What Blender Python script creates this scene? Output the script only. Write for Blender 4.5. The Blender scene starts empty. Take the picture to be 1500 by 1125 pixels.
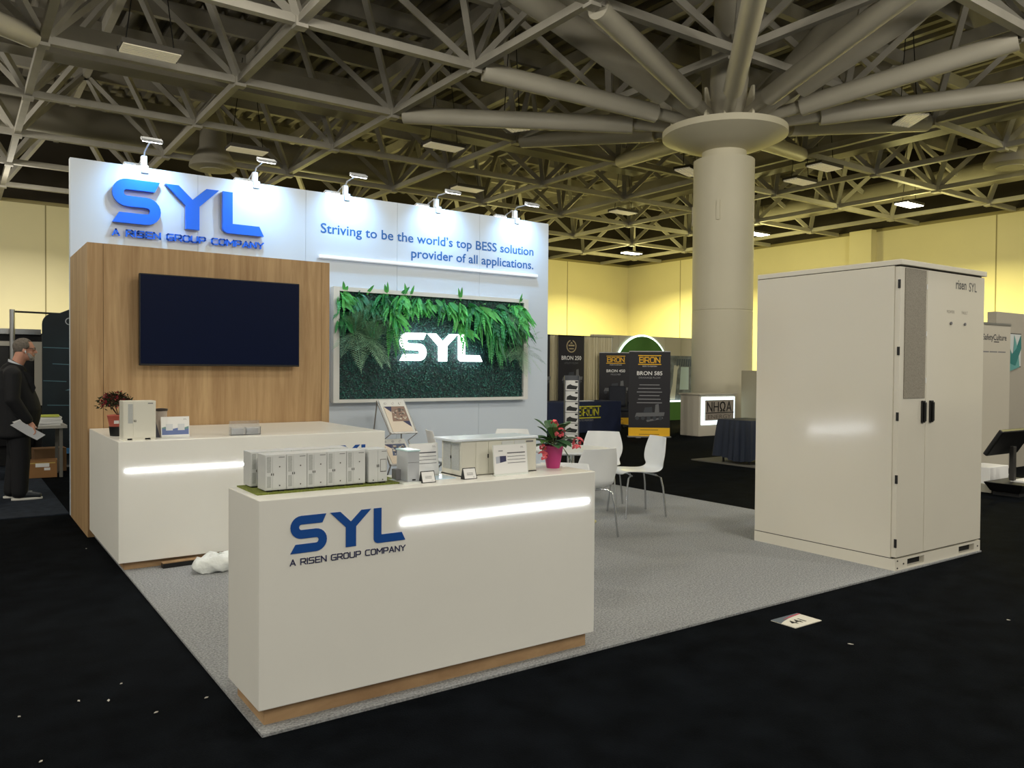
import bpy, bmesh, math, random
from mathutils import Vector, Matrix
from math import sin, cos, pi, radians

random.seed(7)
SC = bpy.context.scene
COL = SC.collection

# ------------------------------------------------------------------ camera
cam_d = bpy.data.cameras.new('camera')
cam_d.sensor_width = 36.0
cam_d.sensor_fit = 'HORIZONTAL'
cam_d.lens = 1171.4 / 1500 * 36.0
cam_d.clip_end = 200
cam = bpy.data.objects.new('camera', cam_d)
COL.objects.link(cam)
yaw, pitch, roll = 0.6112, -0.0180, 0.0074
fw = Vector((sin(yaw) * cos(pitch), cos(yaw) * cos(pitch), sin(pitch)))
r0 = Vector((cos(yaw), -sin(yaw), 0))
u0 = r0.cross(fw)
rt = cos(roll) * r0 + sin(roll) * u0
up = -sin(roll) * r0 + cos(roll) * u0
cam.matrix_world = Matrix(((rt.x, up.x, -fw.x, 0), (rt.y, up.y, -fw.y, 0), (rt.z, up.z, -fw.z, 1.5), (0, 0, 0, 1)))
SC.camera = cam

# ------------------------------------------------------------------ world, exposure
w = bpy.data.worlds.new('hall ambience')
SC.world = w
w.use_nodes = True
w.node_tree.nodes['Background'].inputs[0].default_value = (1.0, 0.97, 0.88, 1)
w.node_tree.nodes['Background'].inputs[1].default_value = 0.34
SC.view_settings.view_transform = 'Standard'
SC.view_settings.look = 'None'
SC.view_settings.gamma = 1
SC.view_settings.use_curve_mapping = False
SC.view_settings.exposure = 0.14


def area(name, loc, target, sx, sy, power, col, spread=180):
    l = bpy.data.lights.new(name, 'AREA')
    l.shape = 'RECTANGLE'
    l.size, l.size_y = sx, sy
    l.energy = power
    l.color = col
    l.spread = radians(spread)
    o = bpy.data.objects.new(name, l)
    COL.objects.link(o)
    o.location = loc
    o.rotation_euler = (Vector(target) - Vector(loc)).to_track_quat('-Z', 'Y').to_euler()
    return o


WARM = (1.0, 0.94, 0.80)
YEL = (1.0, 0.90, 0.36)
COOL = (0.34, 0.66, 1.0)


def bay(loc, power, col):
    """hall point lamp; all-round light added so the roof frame brightens too"""
    l = bpy.data.lights.new('high bay and fill light', 'POINT')
    l.energy = power
    l.color = col
    l.shadow_soft_size = 0.45
    o = bpy.data.objects.new('high bay and fill light', l)
    COL.objects.link(o)
    o.location = loc
    return o



def spot(loc, target, power, col, deg, blend):
    l = bpy.data.lights.new('arm lamp light', 'SPOT')
    l.energy = power
    l.color = col
    l.spot_size = radians(deg)
    l.spot_blend = blend
    l.shadow_soft_size = 0.05
    o = bpy.data.objects.new('arm lamp light', l)
    COL.objects.link(o)
    o.location = loc
    o.rotation_euler = (Vector(target) - Vector(loc)).to_track_quat('-Z', 'Y').to_euler()
    return o


# hall lamps behind the camera and near the far walls; nearest overhead ones added
for (x, y, p) in [(-7, -4, 800), (1.5, -8, 900), (10, -5, 800), (-11, 6, 1100), (-8, 16, 900), (-3, 27, 600), (19, -3, 900), (-3.5, 7, 330), (5.5, 2.5, 420), (13, 2, 500), (3.5, 12.0, 420)]:  # nearest ones are unseen fill, put overhead to brighten the roof pipes
    bay((x, y, 7.7), p, WARM)
for (x, y, p, c) in [(32.3, 17.7, 1.0, YEL), (32.8, 34.6, 1.2, YEL), (33.2, 26.0, 1.0, YEL), (23, 35.0, 1.0, YEL), (30, 8.5, .9, YEL), (13, 35.0, .9, YEL), (2, 35.0, .45, WARM), (-9, 35, .5, WARM)]:
    area('far high bay and fill light', (x, y, 8.2), (x, y, 0), 1.2, 0.6, 1500 * p, c, 150)
    bay((x, y, 7.4), 300 * p, c)  # added point light under each far lamp, only to brighten the roof

# ------------------------------------------------------------------ helpers


def lin(c):
    return tuple((v / 12.92 if v <= 0.04045 else ((v + 0.055) / 1.055) ** 2.4) for v in [x / 255 for x in c])


MATS = {}


def mat(name, rgb, rough=0.5, metal=0.0, emit=0.0, noise=0.0, nscale=8.0, bump=0.0, bscale=60.0, spec=0.5, alpha=None, trans=0.0, ecol=None, stretch=None):
    if name in MATS:
        return MATS[name]
    m = bpy.data.materials.new(name)
    m.use_nodes = True
    nt = m.node_tree
    b = nt.nodes['Principled BSDF']
    c = lin(rgb)
    b.inputs['Base Color'].default_value = (*c, 1)
    b.inputs['Roughness'].default_value = rough
    b.inputs['Metallic'].default_value = metal
    b.inputs['Specular IOR Level'].default_value = spec
    if trans:
        b.inputs['Transmission Weight'].default_value = trans
    if emit:
        b.inputs['Emission Color'].default_value = (*(lin(ecol) if ecol else c), 1)
        b.inputs['Emission Strength'].default_value = emit
    tc = nt.nodes.new('ShaderNodeTexCoord')
    src = tc.outputs['Object']
    if stretch:
        mp = nt.nodes.new('ShaderNodeMapping')
        mp.inputs['Scale'].default_value = stretch
        nt.links.new(src, mp.inputs[0])
        src = mp.outputs[0]
    if noise:
        nz = nt.nodes.new('ShaderNodeTexNoise')
        nz.inputs['Scale'].default_value = nscale
        nz.inputs['Detail'].default_value = 5
        nt.links.new(src, nz.inputs['Vector'])
        rp = nt.nodes.new('ShaderNodeValToRGB')
        rp.color_ramp.elements[0].position = 0.3
        rp.color_ramp.elements[1].position = 0.7
        rp.color_ramp.elements[0].color = (*[v * (1 - noise) for v in c], 1)
        rp.color_ramp.elements[1].color = (*[min(1, v * (1 + noise)) for v in c], 1)
        nt.links.new(nz.outputs['Fac'], rp.inputs[0])
        nt.links.new(rp.outputs[0], b.inputs['Base Color'])
    if bump:
        nb = nt.nodes.new('ShaderNodeTexNoise')
        nb.inputs['Scale'].default_value = bscale
        nb.inputs['Detail'].default_value = 3
        nt.links.new(src, nb.inputs['Vector'])
        bp = nt.nodes.new('ShaderNodeBump')
        bp.inputs['Strength'].default_value = bump
        bp.inputs['Distance'].default_value = 0.01
        nt.links.new(nb.outputs['Fac'], bp.inputs['Height'])
        nt.links.new(bp.outputs[0], b.inputs['Normal'])
    MATS[name] = m
    return m


def wood_mat(name, a, b_, sx=14, sz=0.9):
    m = bpy.data.materials.new(name)
    m.use_nodes = True
    nt = m.node_tree
    b = nt.nodes['Principled BSDF']
    b.inputs['Roughness'].default_value = 0.55
    b.inputs['Specular IOR Level'].default_value = 0.3
    tc = nt.nodes.new('ShaderNodeTexCoord')
    mp = nt.nodes.new('ShaderNodeMapping')
    mp.inputs['Scale'].default_value = (sx, sx, sz)
    nt.links.new(tc.outputs['Object'], mp.inputs[0])
    n1 = nt.nodes.new('ShaderNodeTexNoise')
    n1.inputs['Scale'].default_value = 1.0
    n1.inputs['Detail'].default_value = 6
    n1.inputs['Roughness'].default_value = 0.65
    n1.inputs['Distortion'].default_value = 0.6
    nt.links.new(mp.outputs[0], n1.inputs['Vector'])
    rp = nt.nodes.new('ShaderNodeValToRGB')
    rp.color_ramp.elements[0].position = 0.28
    rp.color_ramp.elements[1].position = 0.72
    rp.color_ramp.elements[0].color = (*lin(a), 1)
    rp.color_ramp.elements[1].color = (*lin(b_), 1)
    nt.links.new(n1.outputs['Fac'], rp.inputs[0])
    nt.links.new(rp.outputs[0], b.inputs['Base Color'])
    MATS[name] = m
    return m


class MB:
    def __init__(s, o=(0, 0, 0)):
        s.v, s.f, s.m, s.o = [], [], [], Vector(o)

    def _add(s, vs, fs, mi=0):
        n = len(s.v)
        s.v += [Vector(v) for v in vs]
        s.f += [tuple(i + n for i in f) for f in fs]
        s.m += [mi] * len(fs)
        return s

    def box(s, x0, x1, y0, y1, z0, z1, mi=0):
        v = [(x, y, z) for z in (z0, z1) for y in (y0, y1) for x in (x0, x1)]
        return s._add(v, [(0, 2, 3, 1), (4, 5, 7, 6), (0, 1, 5, 4), (2, 6, 7, 3), (0, 4, 6, 2), (1, 3, 7, 5)], mi)

    def obox(s, M, sx, sy, sz, mi=0):
        v = [M @ Vector((x * sx / 2, y * sy / 2, z * sz / 2)) for z in (-1, 1) for y in (-1, 1) for x in (-1, 1)]
        return s._add(v, [(0, 2, 3, 1), (4, 5, 7, 6), (0, 1, 5, 4), (2, 6, 7, 3), (0, 4, 6, 2), (1, 3, 7, 5)], mi)

    def bar(s, p0, p1, wd, ht=None, mi=0):
        p0, p1 = Vector(p0), Vector(p1)
        d = p1 - p0
        q = d.to_track_quat('X', 'Z').to_matrix().to_4x4()
        return s.obox(Matrix.Translation((p0 + p1) / 2) @ q, d.length, wd, ht or wd, mi)

    def tube(s, p0, p1, ra, rb=None, n=12, mi=0, cap=True):
        rb = ra if rb is None else rb
        p0, p1 = Vector(p0), Vector(p1)
        q = (p1 - p0).to_track_quat('Z', 'X')
        vs = []
        for p, r in ((p0, ra), (p1, rb)):
            for k in range(n):
                a = 2 * pi * k / n
                vs.append(p + q @ Vector((r * cos(a), r * sin(a), 0)))
        fs = [(k, (k + 1) % n, n + (k + 1) % n, n + k) for k in range(n)]
        if cap:
            fs += [tuple(range(n))[::-1], tuple(range(n, 2 * n))]
        return s._add(vs, fs, mi)

    def path(s, pts, r, n=8, mi=0):
        pts = [Vector(p) for p in pts]
        rs = r if isinstance(r, (list, tuple)) else [r] * len(pts)
        vs, fs = [], []
        for i, p in enumerate(pts):
            t = (pts[min(i + 1, len(pts) - 1)] - pts[max(i - 1, 0)])
            if t.length < 1e-6:
                t = Vector((0, 0, 1))
            t.normalize()
            ref = Vector((0.13, 0.31, 0.94)) if abs(t.z) < 0.85 else Vector((0.94, 0.2, 0.1))
            a = t.cross(ref).normalized()
            b = t.cross(a)
            for k in range(n):
                an = 2 * pi * k / n
                vs.append(p + rs[i] * (cos(an) * a + sin(an) * b))
        for i in range(len(pts) - 1):
            for k in range(n):
                k2 = (k + 1) % n
                fs.append((i * n + k, i * n + k2, (i + 1) * n + k2, (i + 1) * n + k))
        fs += [tuple(range(n))[::-1], tuple(range((len(pts) - 1) * n, len(pts) * n))]
        return s._add(vs, fs, mi)

    def lathe(s, prof, c=(0, 0, 0), n=24, mi=0, sy=1.0):
        vs, fs = [], []
        for r, z in prof:
            for k in range(n):
                a = 2 * pi * k / n
                vs.append((c[0] + r * cos(a), c[1] + r * sin(a) * sy, c[2] + z))
        for i in range(len(prof) - 1):
            for k in range(n):
                k2 = (k + 1) % n
                fs.append((i * n + k, i * n + k2, (i + 1) * n + k2, (i + 1) * n + k))
        if prof[0][0] > 1e-5:
            fs.append(tuple(range(n))[::-1])
        if prof[-1][0] > 1e-5:
            fs.append(tuple(range((len(prof) - 1) * n, len(prof) * n)))
        return s._add(vs, fs, mi)

    def prism(s, poly, M, d, mi=0):
        n = len(poly)
        vs = [M @ Vector((p[0], p[1], 0)) for p in poly] + [M @ Vector((p[0], p[1], d)) for p in poly]
        fs = [tuple(range(n))[::-1], tuple(range(n, 2 * n))] + [(k, (k + 1) % n, n + (k + 1) % n, n + k) for k in range(n)]
        return s._add(vs, fs, mi)

    def ball(s, c, rx, ry=None, rz=None, n=10, mi=0, M=None):
        ry = ry or rx
        rz = rz or rx
        vs, fs = [], []
        for i in range(n + 1):
            th = pi * i / n
            for k in range(2 * n):
                a = pi * k / n
                p = Vector((rx * sin(th) * cos(a), ry * sin(th) * sin(a), rz * cos(th)))
                if M:
                    p = M @ p
                vs.append(Vector(c) + p)
        m2 = 2 * n
        for i in range(n):
            for k in range(m2):
                k2 = (k + 1) % m2
                fs.append((i * m2 + k, (i + 1) * m2 + k, (i + 1) * m2 + k2, i * m2 + k2))
        return s._add(vs, fs, mi)

    def limb(s, pts, rs, n=14):
        for i in range(len(pts) - 1):
            s.tube(pts[i], pts[i + 1], rs[i], rs[i + 1], n)
        for p, r in zip(pts, rs):
            s.ball(p, r, n=8)
        return s

    def quad(s, a, b, c, d, mi=0):
        return s._add([a, b, c, d], [(0, 1, 2, 3)], mi)

    def mesh(s, name, merge=True):
        me = bpy.data.meshes.new(name)
        me.from_pydata([v - s.o for v in s.v], [], s.f)
        me.polygons.foreach_set('material_index', s.m)
        bm = bmesh.new()
        bm.from_mesh(me)
        if merge:
            bmesh.ops.remove_doubles(bm, verts=bm.verts, dist=1e-6)
            bmesh.ops.recalc_face_normals(bm, faces=bm.faces)
        bm.to_mesh(me)
        bm.free()
        return me

    def build(s, name, m, parent=None, smooth=False, bevel=0.0, merge=True):
        me = s.mesh(name, merge)
        for x in (m if isinstance(m, (list, tuple)) else [m]):
            me.materials.append(x)
        o = bpy.data.objects.new(name, me)
        COL.objects.link(o)
        if parent:
            o.parent = parent
        if smooth:
            me.polygons.foreach_set('use_smooth', [True] * len(me.polygons))
            md = o.modifiers.new('es', 'EDGE_SPLIT')
            md.split_angle = radians(40)
        if bevel:
            b = o.modifiers.new('bv', 'BEVEL')
            b.width = bevel
            b.segments = 2
            b.limit_method = 'ANGLE'
        return o


def thing(name, label, cat, loc=(0, 0, 0), rotz=0.0, group=None):
    o = bpy.data.objects.new(name, None)
    o.empty_display_size = 0.1
    COL.objects.link(o)
    o.location = loc
    o.rotation_euler = (0, 0, rotz)
    o['label'] = label
    o['category'] = cat
    if group:
        o['group'] = group
    return o


def tag(o, label, cat, group=None, kind=None):
    o['label'] = label
    o['category'] = cat
    if group:
        o['group'] = group
    if kind:
        o['kind'] = kind
    return o


def struct(o):
    o['kind'] = 'structure'
    return o


def dup(root, loc, rotz, label, group=None):
    r = root.copy()
    COL.objects.link(r)
    r.location = loc
    r.rotation_euler = (0, 0, rotz)
    r['label'] = label
    if group:
        r['group'] = group
    for ch in list(root.children):
        c = ch.copy()
        COL.objects.link(c)
        c.parent = r
        for g in list(ch.children):
            d = g.copy()
            COL.objects.link(d)
            d.parent = c
    return r


def face_front(x, y, z):
    """frame on a plane facing -Y: u=+X, v=+Z, depth toward -Y"""
    return Matrix(((1, 0, 0, x), (0, 0, -1, y), (0, 1, 0, z), (0, 0, 0, 1)))


def face_left(x, y, z):
    """frame on a plane facing -X: u=-Y, v=+Z, depth toward -X"""
    return Matrix(((0, 0, -1, x), (-1, 0, 0, y), (0, 1, 0, z), (0, 0, 0, 1)))


def text(mb, s, M, h, d=0.002, align='LEFT', bold=0.0, mi=0, wscale=1.0):
    cu = bpy.data.curves.new('t', 'FONT')
    cu.body = s
    cu.size = h / 0.70
    cu.align_x = align
    cu.offset = bold * h
    cu.resolution_u = 3
    ob = bpy.data.objects.new('t', cu)
    COL.objects.link(ob)
    dg = bpy.context.evaluated_depsgraph_get()
    me = ob.evaluated_get(dg).to_mesh()
    T = M @ Matrix.Translation((0, 0, d)) @ Matrix.Diagonal((wscale, 1, 1, 1))
    mb._add([T @ v.co for v in me.vertices], [tuple(p.vertices) for p in me.polygons], mi)
    ob.evaluated_get(dg).to_mesh_clear()
    bpy.data.objects.remove(ob)
    bpy.data.curves.remove(cu)


def arc(cx, cy, r, a0, a1, n=12):
    return [(cx + r * cos(radians(a0 + (a1 - a0) * k / n)), cy + r * sin(radians(a0 + (a1 - a0) * k / n))) for k in range(n + 1)]


def syl_polys():
    t, W = 0.235, 1.02
    ro = (0.5 + t / 2) / 2
    ri = ro - t
    S = [(1.0, 1.0)] + arc(ro, 1 - ro, ro, 90, 270) + arc(W - ro, ro, ri, 90, -90) + [(0.14, t), (0, 0)] + arc(W - ro, ro, ro, -90, 90) + arc(ro, 1 - ro, ri, 270, 90) + [(0.89, 1 - t)]
    Y = [(1.115, 1), (1.41, 1), (1.725, .70), (2.04, 1), (2.333, 1), (1.878, .555), (1.878, 0), (1.572, 0), (1.572, .555)]
    L = [(2.417, 1), (2.654, 1), (2.654, .236), (3.302, .236), (3.417, 0)] + arc(2.56, .143, .143, 270, 180, 6)
    return S, Y, L


O_ = [(.15, 0), (.65, 0), (.8, .15), (.8, .85), (.65, 1), (.15, 1), (0, .85), (0, .15), (.15, 0)]
GL = {
    'A': (.8, [[(0, 0), (.4, 1), (.8, 0)], [(.3, .3), (.67, .3)]]),
    'R': (.8, [[(0, 0), (0, 1)], [(0, 1), (.65, 1), (.78, .88), (.78, .55), (.65, .43), (.15, .43)], [(.45, .43), (.8, 0)]]),
    'I': (.02, [[(0, 0), (0, 1)]]),
    'S': (.8, [[(.78, 1), (.12, 1), (0, .9), (0, .62), (.12, .52), (.66, .52), (.78, .42), (.78, .1), (.66, 0), (0, 0)]]),
    'E': (.7, [[(.7, 1), (0, 1), (0, 0), (.7, 0)], [(0, .5), (.65, .5)]]),
    'N': (.8, [[(0, 0), (0, 1), (.8, 0), (.8, 1)]]),
    'G': (.8, [[(.78, 1), (.15, 1), (0, .85), (0, .15), (.15, 0), (.8, 0), (.8, .47), (.4, .47)]]),
    'O': (.8, [O_]),
    'U': (.8, [[(0, 1), (0, .15), (.15, 0), (.65, 0), (.8, .15), (.8, 1)]]),
    'P': (.8, [[(0, 0), (0, 1)], [(0, 1), (.65, 1), (.78, .88), (.78, .52), (.65, .4), (.12, .4)]]),
    'C': (.75, [[(.75, 1), (.15, 1), (0, .85), (0, .15), (.15, 0), (.75, 0)]]),
    'M': (.95, [[(0, 0), (0, 1), (.475, .35), (.95, 1), (.95, 0)]]),
    'Y': (.8, [[(0, 1), (.4, .5), (.8, 1)], [(.4, .5), (.4, 0)]]),
    'B': (.8, [[(0, 0), (0, 1), (.65, 1), (.76, .9), (.76, .62), (.65, .52), (.8, .4), (.8, .1), (.68, 0), (0, 0)], [(0, .52), (.65, .52)]]),
    'H': (.8, [[(0, 0), (0, 1)], [(.8, 0), (.8, 1)], [(0, .5), (.8, .5)]]),
    'W': (.85, [[(0, 0), (.28, 0), (.28, .12), (.1, .3), (0, .5), (0, .72), (.14, .92), (.33, 1), (.52, 1), (.71, .92), (.85, .72), (.85, .5), (.75, .3), (.57, .12), (.57, 0), (.85, 0)]]),
    ' ': (.35, []),
}


def strokes(mb, s, M, h, t, d=0.002, gap=0.3, ws=1.0, mi=0):
    """square technical capitals drawn with even strokes; returns total width"""
    x = 0.0
    for ch in s:
        wd, pls = GL[ch]
        for pl in pls:
            for a, b in zip(pl, pl[1:]):
                p = Vector(((x + a[0] * ws) * h, a[1] * h, 0))
                q = Vector(((x + b[0] * ws) * h, b[1] * h, 0))
                e = (q - p).normalized()
                nn = Vector((-e.y, e.x, 0)) * t / 2
                p2, q2 = p - e * t * .45, q + e * t * .45
                mb.prism([(p2 - nn).xy, (q2 - nn).xy, (q2 + nn).xy, (p2 + nn).xy], M, d, mi)
        x += wd * ws + gap
    return (x - gap) * h


def strokes_w(s, h, gap=0.3, ws=1.0):
    return (sum(GL[c][0] * ws + gap for c in s) - gap) * h


# ------------------------------------------------------------------ shared materials
M_white = mat('white laminate', (243, 242, 236), 0.32, noise=0.02, nscale=1.5)
M_wallw = mat('white printed panel', (206, 217, 231), 0.5)
M_oak = wood_mat('oak laminate', (150, 118, 82), (190, 160, 119))
M_oak2 = wood_mat('oak plinth', (146, 114, 82), (182, 150, 112), 3, 9)
M_blue = mat('logo blue', (8, 92, 205), 0.35)
M_blue2 = mat('logo print blue', (14, 78, 160), 0.45)
M_navy = mat('print navy', (44, 48, 92), 0.5)
M_black = mat('black plastic', (14, 14, 15), 0.45)
M_led = mat('white led diffuser', (245, 250, 255), 0.4, emit=40.0)
M_ledoff = mat('led bar diffuser', (235, 238, 245), 0.35, emit=0.3)
M_chrome = mat('chrome', (205, 208, 212), 0.14, metal=1.0)
M_alu = mat('brushed aluminium', (165, 165, 165), 0.38, metal=0.9)
M_paper = mat('white paper', (238, 238, 238), 0.7)
M_dark = mat('dark gap', (10, 10, 11), 0.8)
M_steel = mat('painted grey steel', (166, 162, 152), 0.6, noise=0.08, nscale=2.0)
M_pipe = mat('painted pipe', (186, 181, 166), 0.5, noise=0.05, nscale=1.2)
M_grey = mat('grey print', (120, 120, 124), 0.6)

# ================================================================== HALL SHELL
M_floor = mat('black aisle carpet', (12, 15, 19), 0.95, noise=0.45, nscale=5.0, bump=0.6, bscale=120, spec=0.03)
M_hallwall = mat('cream painted wall', (226, 217, 176), 0.75, noise=0.03, nscale=0.4)
M_upper = mat('dark void above wall', (54, 48, 40), 0.9)  # darkness of the void above the wall tops put into the colour
M_seam = mat('wall joint', (150, 140, 100), 0.8)
M_deck = mat('metal roof deck', (140, 135, 124), 0.6, noise=0.2, nscale=0.35)
M_duct = mat('painted duct', (150, 145, 132), 0.6, noise=0.1, nscale=0.8)

f = MB().box(-32, 38.6, -14, 41.2, -0.1, 0).build('floor', M_floor)
struct(f)
b = MB().box(-32, 38.6, 40.9, 41.2, 0, 8.7)
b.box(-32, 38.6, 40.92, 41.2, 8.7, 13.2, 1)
for x in (-8.5, -1.2, 3.4, 10.5, 18.0, 25.5, 33.0):
    b.box(x, x + 0.05, 40.89, 40.95, 0, 8.7, 2)
b.box(-32, 38.4, 40.86, 40.95, 8.6, 8.75, 2)
struct(b.build('wall_back', [M_hallwall, M_upper, M_seam]))
b = MB().box(38.4, 38.7, -14, 41.2, 0, 8.7)
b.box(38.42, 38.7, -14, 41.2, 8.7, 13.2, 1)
for y in (-6.0, 2.0, 10.0, 17.0, 31.0, 36.0):
    b.box(38.39, 38.45, y, y + 0.05, 0, 8.7, 2)
b.box(38.36, 38.45, -14, 41.0, 8.6, 8.75, 2)
struct(b.build('wall_right', [M_hallwall, M_upper, M_seam]))
struct(MB().box(37.9, 38.42, 22.7, 23.9, 0, 8.7).build('trim_1', M_hallwall))
# roof deck, corrugated across X
b = MB()
zz, x, k = 12.4, -32.0, 0
prof = []
while x < 38.6:
    prof += [(x, zz), (x + 0.22, zz), (x + 0.30, zz + 0.22), (x + 0.52, zz + 0.22)]
    x += 0.60
vs, fs = [], []
for px, pz in prof:
    vs += [(px, -14, pz), (px, 41.2, pz)]
for i in range(len(prof) - 1):
    fs.append((2 * i, 2 * i + 1, 2 * i + 3, 2 * i + 2))
b._add(vs, fs)
b.box(-32, 38.6, -14, 41.2, 12.75, 12.85)
struct(b.build('ceiling', M_deck))

# ------------------------------------------------------------------ space frame under the roof
SP = 4.272
BX = [1.68 + SP * i for i in range(-4, 9)]
BY = [20.52 + SP * k for k in range(-6, 5)]
ZB, ZT = 8.7, 11.6
frame = thing('space_frame', 'grey steel space frame of square chords and slanting braces carrying the hall roof', 'roof truss', (16.6, 14.1, ZB))
fo = frame.location
for y in BY:
    MB(fo).box(-16, 38.2, y - .09, y + .09, ZB - .09, ZB + .09).build('lower_chord', M_steel, frame)
for x in BX:
    MB(fo).box(x - .085, x + .085, -6, 40.8, ZB - .085, ZB + .085).build('lower_chord', M_steel, frame)
TX = [x + SP / 2 for x in BX[:-1]]
TY = [y + SP / 2 for y in BY[:-1]]
for y in TY:
    MB(fo).box(-16, 38.2, y - .11, y + .11, ZT - .2, ZT + .2).build('upper_chord', M_steel, frame)
for x in TX:
    MB(fo).box(x - .1, x + .1, -6, 40.8, ZT - .2, ZT + .2).build('upper_chord', M_steel, frame)
webs = []
for x in BX:
    for y in BY:
        for sx in (-1, 1):
            for sy in (-1, 1):
                tx, ty = x + sx * SP / 2, y + sy * SP / 2
                if TX[0] - .1 <= tx <= TX[-1] + .1 and TY[0] - .1 <= ty <= TY[-1] + .1:
                    c = Vector(((x + tx) / 2, (y + ty) / 2, 10.1))
                    d = c - Vector((0, 0, 1.5))
                    z = d.dot(fw)
                    ok = z > 3 and abs(d.dot(rt) / z) < 0.68 and abs(d.dot(up) / z) < 0.52
                    webs.append((0 if ok else 1, z, (x, y, ZB), (tx, ty, ZT)))
webs.sort(key=lambda q: q[:2])
rest = MB(fo)
for n, (_, _, p, q) in enumerate(webs):
    if n < 96:
        MB(fo).bar(p, q, .15).build('web_brace', M_steel, frame)
    else:
        rest.bar(p, q, .17)
o = rest.build('web_brace', M_steel, frame)
o['kind'] = 'stuff'
pl = MB(fo)
for k in range(14):
    y = -5 + k * 3.4
    pl.box(-16, 38.2, y - .09, y + .09, ZT + .25, ZT + .78)
o = pl.build('purlin', M_steel, frame)
o['kind'] = 'stuff'
cl = MB(fo)
for x in BX:
    for y in BY:
        cl.box(x - .13, x + .13, y - .13, y + .13, ZB - .16, ZB + .13)
o = cl.build('node_plate', M_steel, frame)
o['kind'] = 'stuff'

# ------------------------------------------------------------------ ducts between the chords
o = MB().box(-16, 22.5, 23.0, 23.7, 9.3, 10.1).build('air_duct', M_duct)
tag(o, 'long rectangular grey duct running across the roof just behind the booth wall', 'duct', 'hall ventilation ducts')
o = MB().tube((-16, 31, 9.8), (20, 31, 9.8), .5, n=20).build('air_duct', M_duct, smooth=True)
tag(o, 'round grey duct high under the roof in front of the back wall', 'duct', 'hall ventilation ducts')
o = MB().box(26.0, 26.7, 2.0, 32.0, 9.3, 10.1).build('air_duct', M_duct)
tag(o, 'rectangular grey duct running under the roof right of the tree column', 'duct', 'hall ventilation ducts')
o = MB().tube((35.4, -2, 9.8), (35.4, 32.0, 9.8), .5, n=20).build('air_duct', M_duct, smooth=True)
tag(o, 'round grey duct under the roof along the yellow right wall', 'duct', 'hall ventilation ducts')
for (x, y, lab) in [(7.4, 28.6, 'dark bell-shaped air diffuser above the left half of the booth wall'), (28.6, 12.3, 'grey bell-shaped air diffuser under the roof at the right edge of the picture')]:
    t = thing('ceiling_diffuser', lab, 'air diffuser', (x, y, 8.3))
    MB().lathe([(.62, .0), (.78, .06), (.76, .2), (.45, .75), (.42, 1.5)], n=28).build('bell', M_duct, t, smooth=True)
    MB().lathe([(.25, -.02), (.42, -.02), (.42, .03), (.25, .03)], n=24).build('ring', M_steel, t)

# ------------------------------------------------------------------ tree column
hx, hy = 16.63, 14.11
t = thing('tree_column', 'massive round concrete-grey column whose pipes branch out to the roof frame', 'column', (hx, hy, 0))
M_col = mat('painted column', (206, 200, 178), 0.5, noise=0.04, nscale=0.6)
cb = MB().lathe([(.78, 0), (.78, 3.05), (.77, 3.06), (.77, 3.08), (.78, 3.09), (.78, 7.0), (.56, 7.02)], n=48).build('shaft', M_col, t, smooth=True)
MB().lathe([(.57, 7.0), (.57, 7.3)], n=36).build('collar', M_col, t, smooth=True)
MB().lathe([(.56, 7.22), (1.1, 7.40), (1.52, 7.58), (1.60, 7.62), (1.60, 7.78), (.3, 7.85)], n=48).build('disc', M_col, t, smooth=True)
for a in (0.35, 2.2, -1.2, -2.6):
    sq = Matrix.Translation((0.79 * cos(a), .79 * sin(a), 5.6)) @ Matrix.Rotation(a, 4, 'Z')
    MB().obox(sq, .03, .08, .5).build('conduit', M_col, t)
for a in range(8):
    an = a * pi / 4 + pi / 8
    fin = Matrix.Translation((1.2 * cos(an), 1.2 * sin(an), 7.79)) @ Matrix.Rotation(an, 4, 'Z') @ Matrix.Rotation(pi / 2, 4, 'X') @ Matrix.Translation((0, 0, -.03))
    MB().prism([(-.45, -.02), (.30, -.02), (.30, .70), (.22, .70)], fin, .06).build('gusset', M_col, t)
MB().tube((-1.05, -.90, 7.75), (-1.05, -.90, 8.70), .03, n=8).build('rod', M_col, t)
for sx, sy in ((-1, -1), (-1, 1), (1, -1), (1, 1)):
    p0 = Vector((.50 * sx, .50 * sy, 8.0))
    p1 = Vector((3.55 * sx, 3.55 * sy, 8.0 + 4.85))
    MB().tube(p0, p1, .46, n=24).build('strut', M_pipe, t, smooth=True)
nodes = [(sx * SP * 1.5, sy * SP * .5) for sx in (-1, 1) for sy in (-1, 1)] + [(sx * SP * .5, sy * SP * 1.5) for sx in (-1, 1) for sy in (-1, 1)] + [(sx * SP * 1.5, sy * SP * 1.5) for sx in (-1, 1) for sy in (-1, 1)]
for (dx, dy) in nodes + [(-SP * 2, 0), (0, -SP * 2), (SP * 2, 0), (0, SP * 2)]:
    L = math.hypot(dx, dy)
    ax = dx == 0 or dy == 0
    u = Vector((dx / L, dy / L, 0))
    p0 = u * 1.0 + Vector((0, 0, 7.95))
    p1 = Vector((dx, dy, ZB + (1.5 if ax else -.05)))
    rr = .3 if ax else .23
    o = MB().tube(p0, p0.lerp(p1, .3), .15, n=16).build('branch_pipe', M_pipe, t, smooth=True)
    MB().tube(p0.lerp(p1, .17), p0.lerp(p1, .96), rr, n=20).build('sleeve', M_pipe, o, smooth=True)

dup(t, (-4.73, 14.11, 0), 0, 'second tree column left of the picture, only its pipe ends reaching into the top left corner')

# ------------------------------------------------------------------ ceiling fixtures
M_hous = mat('fixture housing', (70, 66, 58), 0.6)
M_tubeoff_glow = mat('unlit tube with added glow', (214, 205, 178), 0.5, emit=.22)  # faint glow given to unlit tubes, since no light reaches them from below
M_tubeon = mat('lit fluorescent tube', (255, 250, 225), 0.5, emit=9.0)


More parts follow.
